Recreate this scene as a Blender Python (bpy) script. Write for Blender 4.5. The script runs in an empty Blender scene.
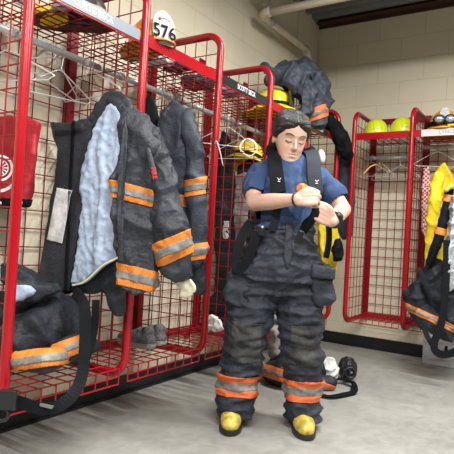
import bpy, bmesh, math, random
import numpy as np
from mathutils import Vector, Matrix, noise
from math import sin, cos, pi, radians as R
random.seed(7)
SC = bpy.context.scene; COL = SC.collection
# ------------------------------------------------------------------ camera
YAW, PIT, ROL, F = .5698, .0188, .0581, 526.75
CAM = Vector((2.1224, -4.8006, .94))
FW = Vector((-sin(YAW)*cos(PIT), cos(YAW)*cos(PIT), sin(PIT)))
rt0 = Vector((cos(YAW), sin(YAW), 0)); up0 = rt0.cross(FW)
RT = rt0*cos(ROL)+up0*sin(ROL); UP = -rt0*sin(ROL)+up0*cos(ROL)
FH = Vector((-sin(YAW), cos(YAW), 0)); TOCAM = -FH
cd = bpy.data.cameras.new('camera'); cam = bpy.data.objects.new('camera', cd); COL.objects.link(cam)
cd.sensor_fit = 'HORIZONTAL'; cd.sensor_width = 36; cd.lens = F/454*36; cd.clip_start = .05; cd.clip_end = 60
m3 = Matrix((RT, UP, -FW)).transposed(); cam.matrix_world = Matrix.Translation(CAM) @ m3.to_4x4()
SC.camera = cam
def W(px, py, D=None, X=None, Y=None, Z=None):
    """a point of the room measured from the photograph, at a known depth or on a known plane"""
    d = FW+RT*((px-227)/F)-UP*((py-227)/F)
    if D is not None: return CAM+d*D
    if X is not None: return CAM+d*((X-CAM.x)/d.x)
    if Y is not None: return CAM+d*((Y-CAM.y)/d.y)
    return CAM+d*((Z-CAM.z)/d.z)
# ------------------------------------------------------------------ materials
MATS = {}
def mat(name, col, rough=.6, metal=0, var=.0, vscale=8, bump=0, bscale=60, stretch=(1,1,1), spec=.5, sheen=0, col2=None, coat=0, detail=4, wr=0):
    if name in MATS: return MATS[name]
    m = bpy.data.materials.new(name); m.use_nodes = True; nt = m.node_tree; n = nt.nodes; l = nt.links
    b = n['Principled BSDF']; b.inputs['Roughness'].default_value = rough; b.inputs['Metallic'].default_value = metal
    b.inputs['Base Color'].default_value = (*col, 1); b.inputs['Specular IOR Level'].default_value = spec
    if sheen: b.inputs['Sheen Weight'].default_value = sheen
    if coat: b.inputs['Coat Weight'].default_value = coat; b.inputs['Coat Roughness'].default_value = .15
    tc = n.new('ShaderNodeTexCoord')
    if var or col2:
        t = n.new('ShaderNodeTexNoise'); t.inputs['Scale'].default_value = vscale; t.inputs['Detail'].default_value = detail
        l.new(tc.outputs['Object'], t.inputs['Vector'])
        r = n.new('ShaderNodeValToRGB'); c2 = col2 or tuple(min(1, c*(1+var)) for c in col); c1 = tuple(c*(1-var) for c in col)
        r.color_ramp.elements[0].position = .35; r.color_ramp.elements[1].position = .68
        r.color_ramp.elements[0].color = (*c1, 1); r.color_ramp.elements[1].color = (*c2, 1)
        l.new(t.outputs['Fac'], r.inputs['Fac']); l.new(r.outputs['Color'], b.inputs['Base Color'])
    if bump:
        mp = n.new('ShaderNodeMapping'); mp.inputs['Scale'].default_value = stretch; l.new(tc.outputs['Object'], mp.inputs['Vector'])
        t2 = n.new('ShaderNodeTexNoise'); t2.inputs['Scale'].default_value = bscale; t2.inputs['Detail'].default_value = 3
        l.new(mp.outputs['Vector'], t2.inputs['Vector'])
        bp = n.new('ShaderNodeBump'); bp.inputs['Strength'].default_value = bump; bp.inputs['Distance'].default_value = .01
        l.new(t2.outputs['Fac'], bp.inputs['Height']); l.new(bp.outputs['Normal'], b.inputs['Normal'])
        if wr:      # crumpled cloth: sharp creases at two sizes
            prev = None
            for s_, dd in ((6.5, .030), (15, .010)):
                t3 = n.new('ShaderNodeTexNoise'); t3.inputs['Scale'].default_value = s_; t3.inputs['Detail'].default_value = 3; t3.inputs['Distortion'].default_value = .8
                l.new(tc.outputs['Object'], t3.inputs['Vector'])
                a1 = n.new('ShaderNodeMath'); a1.operation = 'SUBTRACT'; a1.inputs[1].default_value = .5; l.new(t3.outputs['Fac'], a1.inputs[0])
                a2 = n.new('ShaderNodeMath'); a2.operation = 'ABSOLUTE'; l.new(a1.outputs[0], a2.inputs[0])
                b3 = n.new('ShaderNodeBump'); b3.inputs['Strength'].default_value = wr; b3.inputs['Distance'].default_value = dd; b3.invert = True
                l.new(a2.outputs[0], b3.inputs['Height'])
                if prev: l.new(prev.outputs['Normal'], b3.inputs['Normal'])
                prev = b3
            l.new(prev.outputs['Normal'], bp.inputs['Normal'])
    MATS[name] = m; return m
RED = mat('red_powder_coat', (.34, .003, .010), .3, var=.1, vscale=5, spec=.35, coat=.2)
REDW = mat('red_wire', (.26, .003, .010), .4, spec=.3)
DRED = mat('dark_red_steel', (.20, .003, .008), .42, var=.12, vscale=5, spec=.3)
CHROME = mat('zinc_rod', (.50, .51, .52), .35, .35, var=.08, vscale=30)
WIRE = mat('hanger_wire', (.62, .62, .6), .3, .4)
CNAVY = mat('coat_grey_black', (.030, .034, .043), .52, wr=.45, var=.35, vscale=7, bump=.4, bscale=120, spec=.3, detail=6)
NAVY = mat('turnout_black', (.022, .026, .034), .52, wr=.45, var=.35, vscale=7, bump=.35, bscale=140, spec=.25, detail=6)
NAVY2 = mat('turnout_navy', (.034, .040, .055), .52, wr=.45, var=.3, vscale=6, bump=.35, bscale=140, spec=.25, detail=6)
PANT = mat('turnout_trousers', (.028, .032, .043), .55, wr=.45, var=.3, vscale=6, bump=.35, bscale=150, spec=.25, detail=6)
KNEE = mat('worn_knee_leather', (.028, .030, .034), .7, var=.4, vscale=11, bump=.4, bscale=90, detail=9, spec=.2, col2=(.075, .075, .072))
BLACK = mat('black_webbing', (.005, .006, .008), .7, spec=.15, var=.2, vscale=20, bump=.2, bscale=200)
RUBBER = mat('black_rubber', (.012, .012, .012), .45, var=.2)
PLAST = mat('black_plastic', (.012, .013, .015), .3)
SILVER = mat('silver_reflective', (.21, .21, .20), .45, .15, var=.2, vscale=30, bump=.3, bscale=300)
def checker_mat(name, col, rough=.6, scale=230, dark=.78):
    m = mat(name, col, rough); nt = m.node_tree; n = nt.nodes; l = nt.links; b = n['Principled BSDF']
    tc = n.new('ShaderNodeTexCoord'); c = n.new('ShaderNodeTexVoronoi'); c.inputs['Scale'].default_value = scale; c.inputs['Randomness'].default_value = .25
    l.new(tc.outputs['Object'], c.inputs['Vector'])
    r = n.new('ShaderNodeValToRGB'); r.color_ramp.elements[0].position = .2; r.color_ramp.elements[1].position = .7
    r.color_ramp.elements[0].color = (*col, 1); r.color_ramp.elements[1].color = (*[x*dark for x in col], 1)
    l.new(c.outputs['Distance'], r.inputs['Fac']); l.new(r.outputs['Color'], b.inputs['Base Color'])
    return m
ORANGE = checker_mat('orange_fluorescent_band', (.80, .235, .025), dark=.6)
ORANGE2 = checker_mat('orange_faded_band', (.75, .15, .04))
LINING = mat('quilted_lining_blue', (.36, .45, .60), .8, wr=.45, var=.14, vscale=10, bump=.5, bscale=24)
HEM = mat('cream_hem', (.62, .62, .54), .8, var=.1)
YEL = mat('yellow_helmet_shell', (.78, .60, .015), .3, var=.1, vscale=14, coat=.3)
LIME = mat('lime_helmet_shell', (.62, .70, .02), .3, coat=.3)
AMB = mat('amber_helmet_shell', (.80, .27, .01), .3, var=.25, vscale=18, coat=.4)
YCLOTH = mat('yellow_cloth', (.80, .58, .012), .7, wr=.5, var=.12, vscale=9, bump=.3, bscale=90)
WHITE = mat('white_plastic', (.78, .78, .76), .4, var=.04)
WCLOTH = mat('white_cloth', (.66, .66, .64), .85, wr=.5, var=.08, vscale=18, bump=.3, bscale=60)
GCLOTH = mat('grey_cloth', (.26, .27, .28), .85, wr=.45, var=.25, vscale=14, bump=.4, bscale=70)
CREAM = mat('cream_leather', (.55, .54, .40), .7, var=.15, vscale=20)
RBAG = mat('red_nylon', (.33, .006, .014), .55, wr=.4, var=.2, vscale=5, bump=.3, bscale=40)
BTOE = mat('yellow_toe_rubber', (.52, .38, .06), .45, var=.35, vscale=30, col2=(.72, .56, .12))
SKIN = mat('skin', (.60, .37, .28), .5, var=.06, vscale=16, bump=.08, bscale=200)
SKIN.node_tree.nodes['Principled BSDF'].inputs['Subsurface Weight'].default_value = .08
SKIN.node_tree.nodes['Principled BSDF'].inputs['Subsurface Radius'].default_value = (.02, .008, .004)
LIP = mat('lip', (.36, .10, .09), .4)
HAIR = mat('dark_hair', (.008, .0065, .006), .42, var=.5, vscale=30, bump=.8, bscale=60, stretch=(8, 1, 1), spec=.6)
SHIRT = mat('navy_cotton', (.042, .075, .165), .85, wr=.35, var=.12, vscale=10, bump=.2, bscale=150, spec=.2)
PIPE = mat('painted_pipe', (.62, .57, .46), .5, var=.06)
GALV = mat('pipe_fitting', (.50, .49, .45), .45, .3, var=.15, vscale=30)
INK = mat('dark_ink', (.01, .012, .02), .8, spec=.1)
WINK = mat('white_ink', (.8, .8, .8), .5)
RINK = mat('red_ink', (.6, .02, .02), .5)
OINK = mat('orange_print', (.80, .10, .03), .6, var=.2, vscale=45, col2=(.85, .45, .05))
GREYPL = mat('grey_plate', (.20, .23, .27), .4, var=.05)
BLKPL = mat('black_plate', (.015, .017, .02), .3)
GOGG = mat('goggle_lens', (.25, .28, .30), .12, .3)
LEATHER = mat('brown_strap', (.16, .07, .03), .6)
# ------------------------------------------------------------------ object helpers
def wloc(o):
    v = Vector((0, 0, 0))
    while o: v += o.location; o = o.parent
    return v
def tag(o, label=None, cat=None, group=None, kind=None):
    if label: o['label'] = label
    if cat: o['category'] = cat
    if group: o['group'] = group
    if kind: o['kind'] = kind
    return o
def thing(name, label, cat, loc, group=None, rz=0):
    o = bpy.data.objects.new(name, None); COL.objects.link(o); o.location = loc; o.rotation_euler = (0, 0, rz); o.empty_display_size = .1
    return tag(o, label, cat, group)
LOCAL = False
def mobj(name, me, m, parent=None, smooth=False, local=False):
    o = bpy.data.objects.new(name, me); COL.objects.link(o)
    for mm in (m if isinstance(m, (list, tuple)) else [m]): me.materials.append(mm)
    if parent:
        o.parent = parent
        if not (local or LOCAL): me.transform(Matrix.Translation(-wloc(parent)))
    elif not (local or LOCAL):      # origin at the thing's base
        co = np.array([v.co for v in me.vertices]); b = Vector(((co[:, 0].min()+co[:, 0].max())/2, (co[:, 1].min()+co[:, 1].max())/2, co[:, 2].min()))
        me.transform(Matrix.Translation(-b)); o.location = b
    if smooth: me.shade_smooth()
    return o
def obj(name, bm, m, parent=None, smooth=False, local=False):
    bmesh.ops.recalc_face_normals(bm, faces=bm.faces[:])
    me = bpy.data.meshes.new(name); bm.to_mesh(me); bm.free()
    return mobj(name, me, m, parent, smooth, local)
def box(bm, a, b, M=None, mi=0):
    xs = [bm.verts.new(((b if i & 1 else a)[0], (b if i & 2 else a)[1], (b if i & 4 else a)[2])) for i in range(8)]
    if M is not None:
        for v in xs: v.co = M @ v.co
    for f in ((0,1,3,2),(4,6,7,5),(0,4,5,1),(2,3,7,6),(0,2,6,4),(1,5,7,3)): bm.faces.new([xs[i] for i in f]).material_index = mi
def rbox(bm, a, b, r, M=None):
    t = bmesh.new(); box(t, a, b); bmesh.ops.bevel(t, geom=t.edges[:]+t.verts[:], offset=r, segments=3, affect='EDGES', profile=.5)
    join(bm, t, M)
def join(bm, t, M=None):
    if M is not None: bmesh.ops.transform(t, matrix=M, verts=t.verts)
    mp = {}
    for v in t.verts: mp[v] = bm.verts.new(v.co)
    for f in t.faces:
        try: bm.faces.new([mp[v] for v in f.verts])
        except ValueError: pass
    t.free()
def spline(pts, n=6):
    pts = [Vector(p) for p in pts]
    if len(pts) < 3: return pts
    out = []
    for i in range(len(pts)-1):
        p0 = pts[max(i-1, 0)]; p1 = pts[i]; p2 = pts[i+1]; p3 = pts[min(i+2, len(pts)-1)]
        for k in range(n):
            t = k/n
            out.append(.5*((2*p1)+(-p0+p2)*t+(2*p0-5*p1+4*p2-p3)*t*t+(-p0+3*p1-3*p2+p3)*t**3))
    return out+[pts[-1]]
def tube(bm, pts, r, seg=8, caps=True, flat=None, up=None):
    """sweep; r a number or list; flat=(w,t): rectangular strap section with its wide side along 'up' x tangent"""
    pts = [Vector(p) for p in pts]; n = len(pts); rs = r if isinstance(r, (list, tuple)) else [r]*n
    rings = []; prev = None
    for i, p in enumerate(pts):
        t = (pts[min(i+1, n-1)]-pts[max(i-1, 0)])
        t = t.normalized() if t.length > 1e-9 else Vector((0, 0, 1))
        if up is not None:
            a = (up[i] if isinstance(up, list) else Vector(up)).cross(t)
            a = a.normalized() if a.length > 1e-4 else (prev or t.orthogonal().normalized())
        elif prev is None: a = t.orthogonal().normalized()
        else:
            a = prev-t*prev.dot(t); a = a.normalized() if a.length > 1e-6 else t.orthogonal().normalized()
        prev = a; b = t.cross(a)
        if flat: ring = [bm.verts.new(p+a*sx*flat[0]/2+b*sy*flat[1]/2) for sx, sy in ((-1,-1),(1,-1),(1,1),(-1,1))]
        else: ring = [bm.verts.new(p+(a*cos(2*pi*k/seg)+b*sin(2*pi*k/seg))*rs[i]) for k in range(seg)]
        rings.append(ring)
    k = len(rings[0])
    for i in range(n-1):
        for j in range(k): bm.faces.new((rings[i][j], rings[i][(j+1) % k], rings[i+1][(j+1) % k], rings[i+1][j]))
    if caps: bm.faces.new(rings[0][::-1]); bm.faces.new(rings[-1])
def limb(bm, pts, rs, seg=14, n=5):
    """closed tapering rounded limb along a smooth path"""
    P = spline(pts, n) if len(pts) > 2 else [Vector(pts[0]).lerp(Vector(pts[1]), i/n) for i in range(n+1)]
    m = len(pts)-1; RR = []
    for i in range(len(P)):
        t = i/(len(P)-1)*m; a = min(int(t), m-1); f = t-a; f = f*f*(3-2*f); RR.append(rs[a]*(1-f)+rs[a+1]*f)
    t0 = (P[0]-P[1]).normalized(); t1 = (P[-1]-P[-2]).normalized()
    pre = [(P[0]+t0*RR[0]*sin(a), RR[0]*cos(a)) for a in (1.45, 1.1, .7, .35)]
    post = [(P[-1]+t1*RR[-1]*sin(a), RR[-1]*cos(a)) for a in (.35, .7, 1.1, 1.45)]
    al = pre+list(zip(P, RR))+post
    tube(bm, [a for a, _ in al], [max(b, .0004) for _, b in al], seg)
def ell(bm, c, r, M=None, sub=3):
    ret = bmesh.ops.create_icosphere(bm, subdivisions=sub, radius=1)
    S = Matrix.Diagonal((*r, 1)) if not isinstance(r, (int, float)) else Matrix.Diagonal((r, r, r, 1))
    T = Matrix.Translation(Vector(c)) @ (M.to_4x4() if M else Matrix()) @ S
    bmesh.ops.transform(bm, matrix=T, verts=ret['verts'])
def slab(bm, pts, t, dirv=None):
    """thick sheet of cloth from an outline of points in space"""
    d = Vector(dirv) if dirv else TOCAM
    pts = [Vector(p) for p in pts]; b = bmesh.new()
    A = [b.verts.new(p+d*t/2) for p in pts]; Bk = [b.verts.new(p-d*t/2) for p in pts]
    fa = b.faces.new(A); fb = b.faces.new(Bk[::-1]); n = len(pts)
    for i in range(n): b.faces.new((A[i], A[(i+1) % n], Bk[(i+1) % n], Bk[i]))
    bmesh.ops.triangulate(b, faces=[fa, fb]); bmesh.ops.recalc_face_normals(b, faces=b.faces[:])
    join(bm, b)
def smooth_np(co, ed, it, f=.5):
    n = len(co)
    deg = np.bincount(ed.ravel(), minlength=n).astype(float)[:, None]; deg[deg == 0] = 1
    for _ in range(it):
        s = np.zeros_like(co)
        for k in range(3):
            s[:, k] = np.bincount(ed[:, 0], co[ed[:, 1], k], n)+np.bincount(ed[:, 1], co[ed[:, 0], k], n)
        co = co+(s/deg-co)*f
    return co
def mold(name, bm, m, parent=None, voxel=.008, smooth=6, folds=None, local=False, seed=0, post=None):
    """merge overlapping solids into one continuous surface, soften it, then press folds into it.
    folds: list of (amplitude, (sx,sy,sz), ridged)"""
    bmesh.ops.recalc_face_normals(bm, faces=bm.faces[:])
    me = bpy.data.meshes.new('tmp'); bm.to_mesh(me); bm.free()
    o = bpy.data.objects.new('tmp', me); COL.objects.link(o)
    md = o.modifiers.new('r', 'REMESH'); md.mode = 'VOXEL'; md.voxel_size = voxel
    dg = bpy.context.evaluated_depsgraph_get(); dg.update()
    me2 = bpy.data.meshes.new_from_object(o.evaluated_get(dg)); bpy.data.objects.remove(o); bpy.data.meshes.remove(me)
    me2.name = name; n = len(me2.vertices)
    co = np.empty(n*3); me2.vertices.foreach_get('co', co); co = co.reshape(-1, 3)
    ed = np.empty(len(me2.edges)*2, dtype=np.int64); me2.edges.foreach_get('vertices', ed); ed = ed.reshape(-1, 2)
    co = smooth_np(co, ed, smooth)
    me2.vertices.foreach_set('co', co.ravel()); me2.update()
    if folds:
        nr = np.empty(n*3); me2.vertex_normals.foreach_get('vector', nr); nr = nr.reshape(-1, 3); d = np.zeros(n)
        for (amp, sc, ridged) in folds:
            off = Vector((seed*3.1, seed*1.7, seed*2.3))
            if ridged: v = np.array([max(0, 1-3.0*abs(noise.noise(Vector((p[0]*sc[0], p[1]*sc[1], p[2]*sc[2]))+off)))**1.4 for p in co])-.3
            else: v = np.array([noise.noise(Vector((p[0]*sc[0], p[1]*sc[1], p[2]*sc[2]))+off) for p in co])
            d += amp*v
        co = co+nr*d[:, None]; co = smooth_np(co, ed, 1)
        me2.vertices.foreach_set('co', co.ravel()); me2.update()
    if post: post(me2)
    me2.materials.clear()
    return mobj(name, me2, m, parent, True, local)
def band(src, name, planes, m, parent, off=.002, th=.002, keep=None, nkeep=None):
    """a strip sewn on a garment: the garment's own surface between cutting planes, lifted off it. planes: (point, normal) keep the side the normal points to"""
    bm = bmesh.new(); bm.from_mesh(src.data); bm.normal_update(); bm.verts.ensure_lookup_table()
    for p, nrm in planes:
        bmesh.ops.bisect_plane(bm, geom=bm.verts[:]+bm.edges[:]+bm.faces[:], plane_co=p, plane_no=nrm, clear_inner=True)
    if keep or nkeep:
        kill = [f for f in bm.faces if (keep and not keep(f.calc_center_median())) or (nkeep and not nkeep(f.normal))]
        bmesh.ops.delete(bm, geom=kill, context='FACES')
    bm.normal_update()
    ns = {v: v.normal.copy() for v in bm.verts}
    for v in bm.verts: v.co += ns[v]*off
    me = bpy.data.meshes.new(name); bm.to_mesh(me); bm.free()
    o = mobj(name, me, m, None, True, local=True); o.parent = parent
    md = o.modifiers.new('thick', 'SOLIDIFY'); md.thickness = th; md.offset = 1
    return o
def text(name, s, size, M, m, parent, depth=.0006, font=None, extr=True):
    cu = bpy.data.curves.new(name, 'FONT'); cu.body = s; cu.size = size; cu.align_x = 'CENTER'; cu.align_y = 'CENTER'; cu.extrude = depth; cu.resolution_u = 3
    cu.offset = size*.012
    o = bpy.data.objects.new('t', cu); COL.objects.link(o); dg = bpy.context.evaluated_depsgraph_get(); dg.update()
    me = bpy.data.meshes.new_from_object(o.evaluated_get(dg)); bpy.data.objects.remove(o); me.name = name; me.transform(M); me.materials.clear()
    return mobj(name, me, m, parent)
def frame(o, x, y, z):
    return Matrix.Translation(o) @ Matrix((Vector(x).normalized(), Vector(y).normalized(), Vector(z).normalized())).transposed().to_4x4()
def lathe(bm, prof, seg=32, M=None):
    rings = []
    for r, z in prof: rings.append([bm.verts.new((r*cos(2*pi*k/seg), r*sin(2*pi*k/seg), z)) for k in range(seg)] if r > 1e-6 else [bm.verts.new((0, 0, z))])
    vs = [v for q in rings for v in q]
    for a, b in zip(rings, rings[1:]):
        for k in range(seg):
            k2 = (k+1) % seg
            if len(a) == 1 and len(b) == 1: continue
            if len(a) == 1: bm.faces.new((a[0], b[k2], b[k]))
            elif len(b) == 1: bm.faces.new((a[k], a[k2], b[0]))
            else: bm.faces.new((a[k], a[k2], b[k2], b[k]))
    if M is not None: bmesh.ops.transform(bm, matrix=M, verts=vs)
# ------------------------------------------------------------------ the room
def wall_mat(name, ax):
    m = bpy.data.materials.new(name); m.use_nodes = True; nt = m.node_tree; n = nt.nodes; l = nt.links; b = n['Principled BSDF']
    tc = n.new('ShaderNodeTexCoord'); sp = n.new('ShaderNodeSeparateXYZ'); cb = n.new('ShaderNodeCombineXYZ')
    l.new(tc.outputs['Object'], sp.inputs[0]); l.new(sp.outputs[ax], cb.inputs[0]); l.new(sp.outputs[2], cb.inputs[1])
    br = n.new('ShaderNodeTexBrick'); br.offset = .5; l.new(cb.outputs[0], br.inputs['Vector'])
    br.inputs['Scale'].default_value = 1; br.inputs['Brick Width'].default_value = .406; br.inputs['Row Height'].default_value = .203
    br.inputs['Mortar Size'].default_value = .005; br.inputs['Mortar Smooth'].default_value = .6; br.inputs['Bias'].default_value = 0
    br.inputs['Color1'].default_value = (.72, .66, .50, 1); br.inputs['Color2'].default_value = (.70, .64, .485, 1); br.inputs['Mortar'].default_value = (.61, .56, .43, 1)
    ns = n.new('ShaderNodeTexNoise'); ns.inputs['Scale'].default_value = 1.3; ns.inputs['Detail'].default_value = 5; l.new(tc.outputs['Object'], ns.inputs['Vector'])
    mx = n.new('ShaderNodeMix'); mx.data_type = 'RGBA'; mx.blend_type = 'MULTIPLY'; mx.inputs[0].default_value = .12
    l.new(br.outputs['Color'], mx.inputs[6]); l.new(ns.outputs['Fac'], mx.inputs[7]); l.new(mx.outputs[2], b.inputs['Base Color'])
    b.inputs['Roughness'].default_value = .55
    fn = n.new('ShaderNodeTexNoise'); fn.inputs['Scale'].default_value = 55; fn.inputs['Detail'].default_value = 6; l.new(tc.outputs['Object'], fn.inputs['Vector'])
    ma = n.new('ShaderNodeMath'); ma.operation = 'MULTIPLY_ADD'; ma.inputs[1].default_value = .18; l.new(fn.outputs['Fac'], ma.inputs[0])
    inv = n.new('ShaderNodeMath'); inv.operation = 'SUBTRACT'; inv.inputs[0].default_value = 1; l.new(br.outputs['Fac'], inv.inputs[1]); l.new(inv.outputs[0], ma.inputs[2])
    bp = n.new('ShaderNodeBump'); bp.inputs['Strength'].default_value = .45; bp.inputs['Distance'].default_value = .003
    l.new(ma.outputs[0], bp.inputs['Height']); l.new(bp.outputs['Normal'], b.inputs['Normal'])
    return m
WX, WY = wall_mat('painted_block_x', 0), wall_mat('painted_block_y', 1)
def floor_mat():
    m = bpy.data.materials.new('concrete'); m.use_nodes = True; nt = m.node_tree; n = nt.nodes; l = nt.links; b = n['Principled BSDF']
    tc = n.new('ShaderNodeTexCoord')
    def nz(s, d, dist=0):
        t = n.new('ShaderNodeTexNoise'); t.inputs['Scale'].default_value = s; t.inputs['Detail'].default_value = d; t.inputs['Distortion'].default_value = dist
        l.new(tc.outputs['Object'], t.inputs['Vector']); return t
    a = nz(1.6, 8, .4); c = nz(14, 8, 1.0); d = nz(90, 3)
    r = n.new('ShaderNodeValToRGB'); r.color_ramp.elements[0].position = .3; r.color_ramp.elements[1].position = .72
    r.color_ramp.elements[0].color = (.262, .264, .245, 1); r.color_ramp.elements[1].color = (.358, .360, .335, 1); l.new(a.outputs['Fac'], r.inputs[0])
    r2 = n.new('ShaderNodeValToRGB'); r2.color_ramp.elements[0].position = .32; r2.color_ramp.elements[1].position = .66
    r2.color_ramp.elements[0].color = (.80, .79, .77, 1); r2.color_ramp.elements[1].color = (1.04, 1.04, 1.02, 1); l.new(c.outputs['Fac'], r2.inputs[0])
    mx = n.new('ShaderNodeMix'); mx.data_type = 'RGBA'; mx.blend_type = 'MULTIPLY'; mx.inputs[0].default_value = .8
    l.new(r.outputs[0], mx.inputs[6]); l.new(r2.outputs[0], mx.inputs[7])
    # a long thin saw joint
    sp = n.new('ShaderNodeSeparateXYZ'); l.new(tc.outputs['Object'], sp.inputs[0])
    s1 = n.new('ShaderNodeMath'); s1.operation = 'SUBTRACT'; s1.inputs[1].default_value = 1.11; l.new(sp.outputs[0], s1.inputs[0])
    s2 = n.new('ShaderNodeMath'); s2.operation = 'ABSOLUTE'; l.new(s1.outputs[0], s2.inputs[0])
    s3 = n.new('ShaderNodeMath'); s3.operation = 'LESS_THAN'; s3.inputs[1].default_value = .0035; l.new(s2.outputs[0], s3.inputs[0])
    mj = n.new('ShaderNodeMix'); mj.data_type = 'RGBA'; mj.inputs[7].default_value = (.20, .195, .18, 1)
    sc = n.new('ShaderNodeMath'); sc.operation = 'MULTIPLY'; sc.inputs[1].default_value = .15; l.new(s3.outputs[0], sc.inputs[0]); l.new(sc.outputs[0], mj.inputs[0])
    l.new(mx.outputs[2], mj.inputs[6]); l.new(mj.outputs[2], b.inputs['Base Color'])
    rr = n.new('ShaderNodeMapRange'); rr.inputs[3].default_value = .32; rr.inputs[4].default_value = .6; l.new(c.outputs['Fac'], rr.inputs[0]); l.new(rr.outputs[0], b.inputs['Roughness'])
    bp = n.new('ShaderNodeBump'); bp.inputs['Strength'].default_value = .12; bp.inputs['Distance'].default_value = .004; l.new(d.outputs['Fac'], bp.inputs['Height']); l.new(bp.outputs['Normal'], b.inputs['Normal'])
    return m
FARW = mat('grey_block_wall', (.16, .15, .13), .7, var=.1, vscale=2)
XR, YF, ZC = 8.0, -11.0, 3.12
def struct(name, bm, m, parent=None):
    o = obj(name, bm, m, parent, local=True); o['kind'] = 'structure'; return o
b = bmesh.new(); box(b, (-.2, YF-.2, -.12), (XR+.2, .2, 0)); struct('floor', b, floor_mat())
b = bmesh.new(); box(b, (-.2, YF-.2, 0), (0, .2, 3.3)); struct('wall_left', b, WY)
b = bmesh.new(); box(b, (0, 0, 0), (XR, .2, 3.3)); struct('wall_back', b, WX)
b = bmesh.new(); box(b, (XR, YF-.2, 0), (XR+.2, .2, 3.3)); struct('wall_right', b, FARW)
b = bmesh.new(); box(b, (0, YF-.2, 0), (XR, YF, 3.3)); struct('wall_front', b, FARW)
DECK = mat('dark_roof_deck', (.045, .052, .062), .45, .3, var=.25, vscale=4)
DRIB = mat('deck_rib', (.16, .17, .18), .5, .3)
LEDG = mat('rust_red_ledger', (.045, .016, .010), .6, var=.25)
b = bmesh.new(); box(b, (0, YF, ZC), (XR, 0, ZC+.15)); ce = struct('ceiling', b, DECK)
b = bmesh.new(); y = -.16
while y > YF+.2:
    vs = []
    for x in (0, XR): vs.append([b.verts.new((x, y+dy, z)) for dy, z in ((-.045, ZC), (-.025, ZC-.038), (.025, ZC-.038), (.045, ZC))])
    for i in range(3): b.faces.new((vs[0][i], vs[0][i+1], vs[1][i+1], vs[1][i]))
    b.faces.new(vs[0][::-1]); b.faces.new(vs[1]); b.faces.new((vs[0][0], vs[1][0], vs[1][3], vs[0][3])); y -= .152
struct('trim_1', b, DRIB)
b = bmesh.new(); box(b, (0, -.012, ZC-.075), (XR, 0, ZC-.038)); box(b, (0, -.10, ZC-.048), (XR, 0, ZC-.038)); struct('trim_2', b, LEDG)
BASE = mat('black_vinyl_base', (.012, .012, .014), .35, var=.2)
b = bmesh.new(); box(b, (0, YF, 0), (.012, 0, .105)); box(b, (0, YF, 0), (.03, 0, .012)); struct('baseboard_left', b, BASE)
b = bmesh.new(); box(b, (.012, -.012, 0), (XR, 0, .105)); box(b, (.03, -.03, 0), (XR, 0, .012)); struct('baseboard_back', b, BASE)
# lamps: strip fixtures whose reflector sides cut the light off above 2.6 m on the far wall
def strip_lamp(x, y, z, L, label, power, w=.05, sk=.016):
    t = thing('strip_light', label, 'ceiling lamp', (x, y, z-.03), 'strip lights under the roof deck')
    b = bmesh.new(); box(b, (x-L/2-.02, y-.17, z+.03), (x+L/2+.02, y+.17, z+.09))
    for s in (-1, 1): box(b, (x-L/2-.02, y+s*.165-.005, z-sk), (x+L/2+.02, y+s*.165+.005, z+.03)); box(b, (x+s*(L/2+.015)-.005, y-.17, z-.10), (x+s*(L/2+.015)+.005, y+.17, z+.03))
    obj('reflector', b, WHITE, t)
    for s in (-1, 1): b = bmesh.new(); tube(b, [(x+s*L*.4, y, z+.08), (x+s*L*.4, y, ZC)], .006, 6); obj('hanger_rod', b, CHROME, t)
    ld = bpy.data.lights.new('lamp_light', 'AREA'); ld.shape = 'RECTANGLE'; ld.size = L; ld.size_y = w; ld.energy = power; ld.color = (1, .985, .955)
    lo = bpy.data.objects.new('lamp_light', ld); COL.objects.link(lo); lo.parent = t; lo.location = (0, 0, .03+.004)
    return t
strip_lamp(2.25, -2.15, 2.86, 2.4, 'white strip light hanging nearest the far wall', 150)
strip_lamp(2.5, -4.3, 2.86, 2.4, 'unseen white strip light added as fill over the middle of the room', 190, sk=.006)  # added fill lamp, out of view, to brighten the locker fronts
strip_lamp(1.9, -6.2, 2.86, 2.4, 'unseen white strip light added as fill behind the camera', 130, sk=.004)  # second added fill lamp, unseen behind the camera
# pipe
t = thing('drain_pipe', 'cream painted pipe with elbows running under the ceiling and down the corner', 'pipe', (.12, -1.355, 2.0))
b = bmesh.new(); tube(b, [(.16, -1.355, 2.655), (.716, -1.2, 2.728), (2.6, -.675, 2.975)], .030, 16); obj('pipe_run', b, PIPE, t, True)
b = bmesh.new(); tube(b, spline([(.19, -1.355, 2.656), (.15, -1.353, 2.652), (.125, -1.33, 2.648), (.118, -1.29, 2.645)], 4), .038, 16); obj('elbow', b, PIPE, t, True)
b = bmesh.new(); tube(b, [(.118, -1.30, 2.645), (.10, -.50, 2.665)], .028, 16); obj('pipe_run', b, PIPE, t, True)
b = bmesh.new(); tube(b, [(.117, -1.24, 2.646), (.116, -1.19, 2.648)], .035, 16); obj('coupling', b, GALV, t, True); b = bmesh.new(); tube(b, [(.102, -.60, 2.662), (.101, -.52, 2.664)], .034, 16); obj('coupling', b, GALV, t, True)
b = bmesh.new(); tube(b, spline([(.10, -.53, 2.664), (.10, -.48, 2.66), (.10, -.455, 2.63), (.10, -.452, 2.585)], 4), .037, 16); obj('elbow', b, GALV, t, True)
b = bmesh.new(); tube(b, [(.10, -.452, 2.60), (.10, -.452, 2.14)], .029, 16); obj('pipe_run', b, GALV, t, True)
for yy, xx in ((-1.26, .117), (-.70, .104)):
    b = bmesh.new(); tube(b, [(xx, yy, 2.69), (xx, yy, ZC)], .004, 6)
    tube(b, [(xx, yy, 2.652)]*1+[(xx, yy, 2.69)], .006, 6); obj('pipe_hanger', b, GALV, t)
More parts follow.
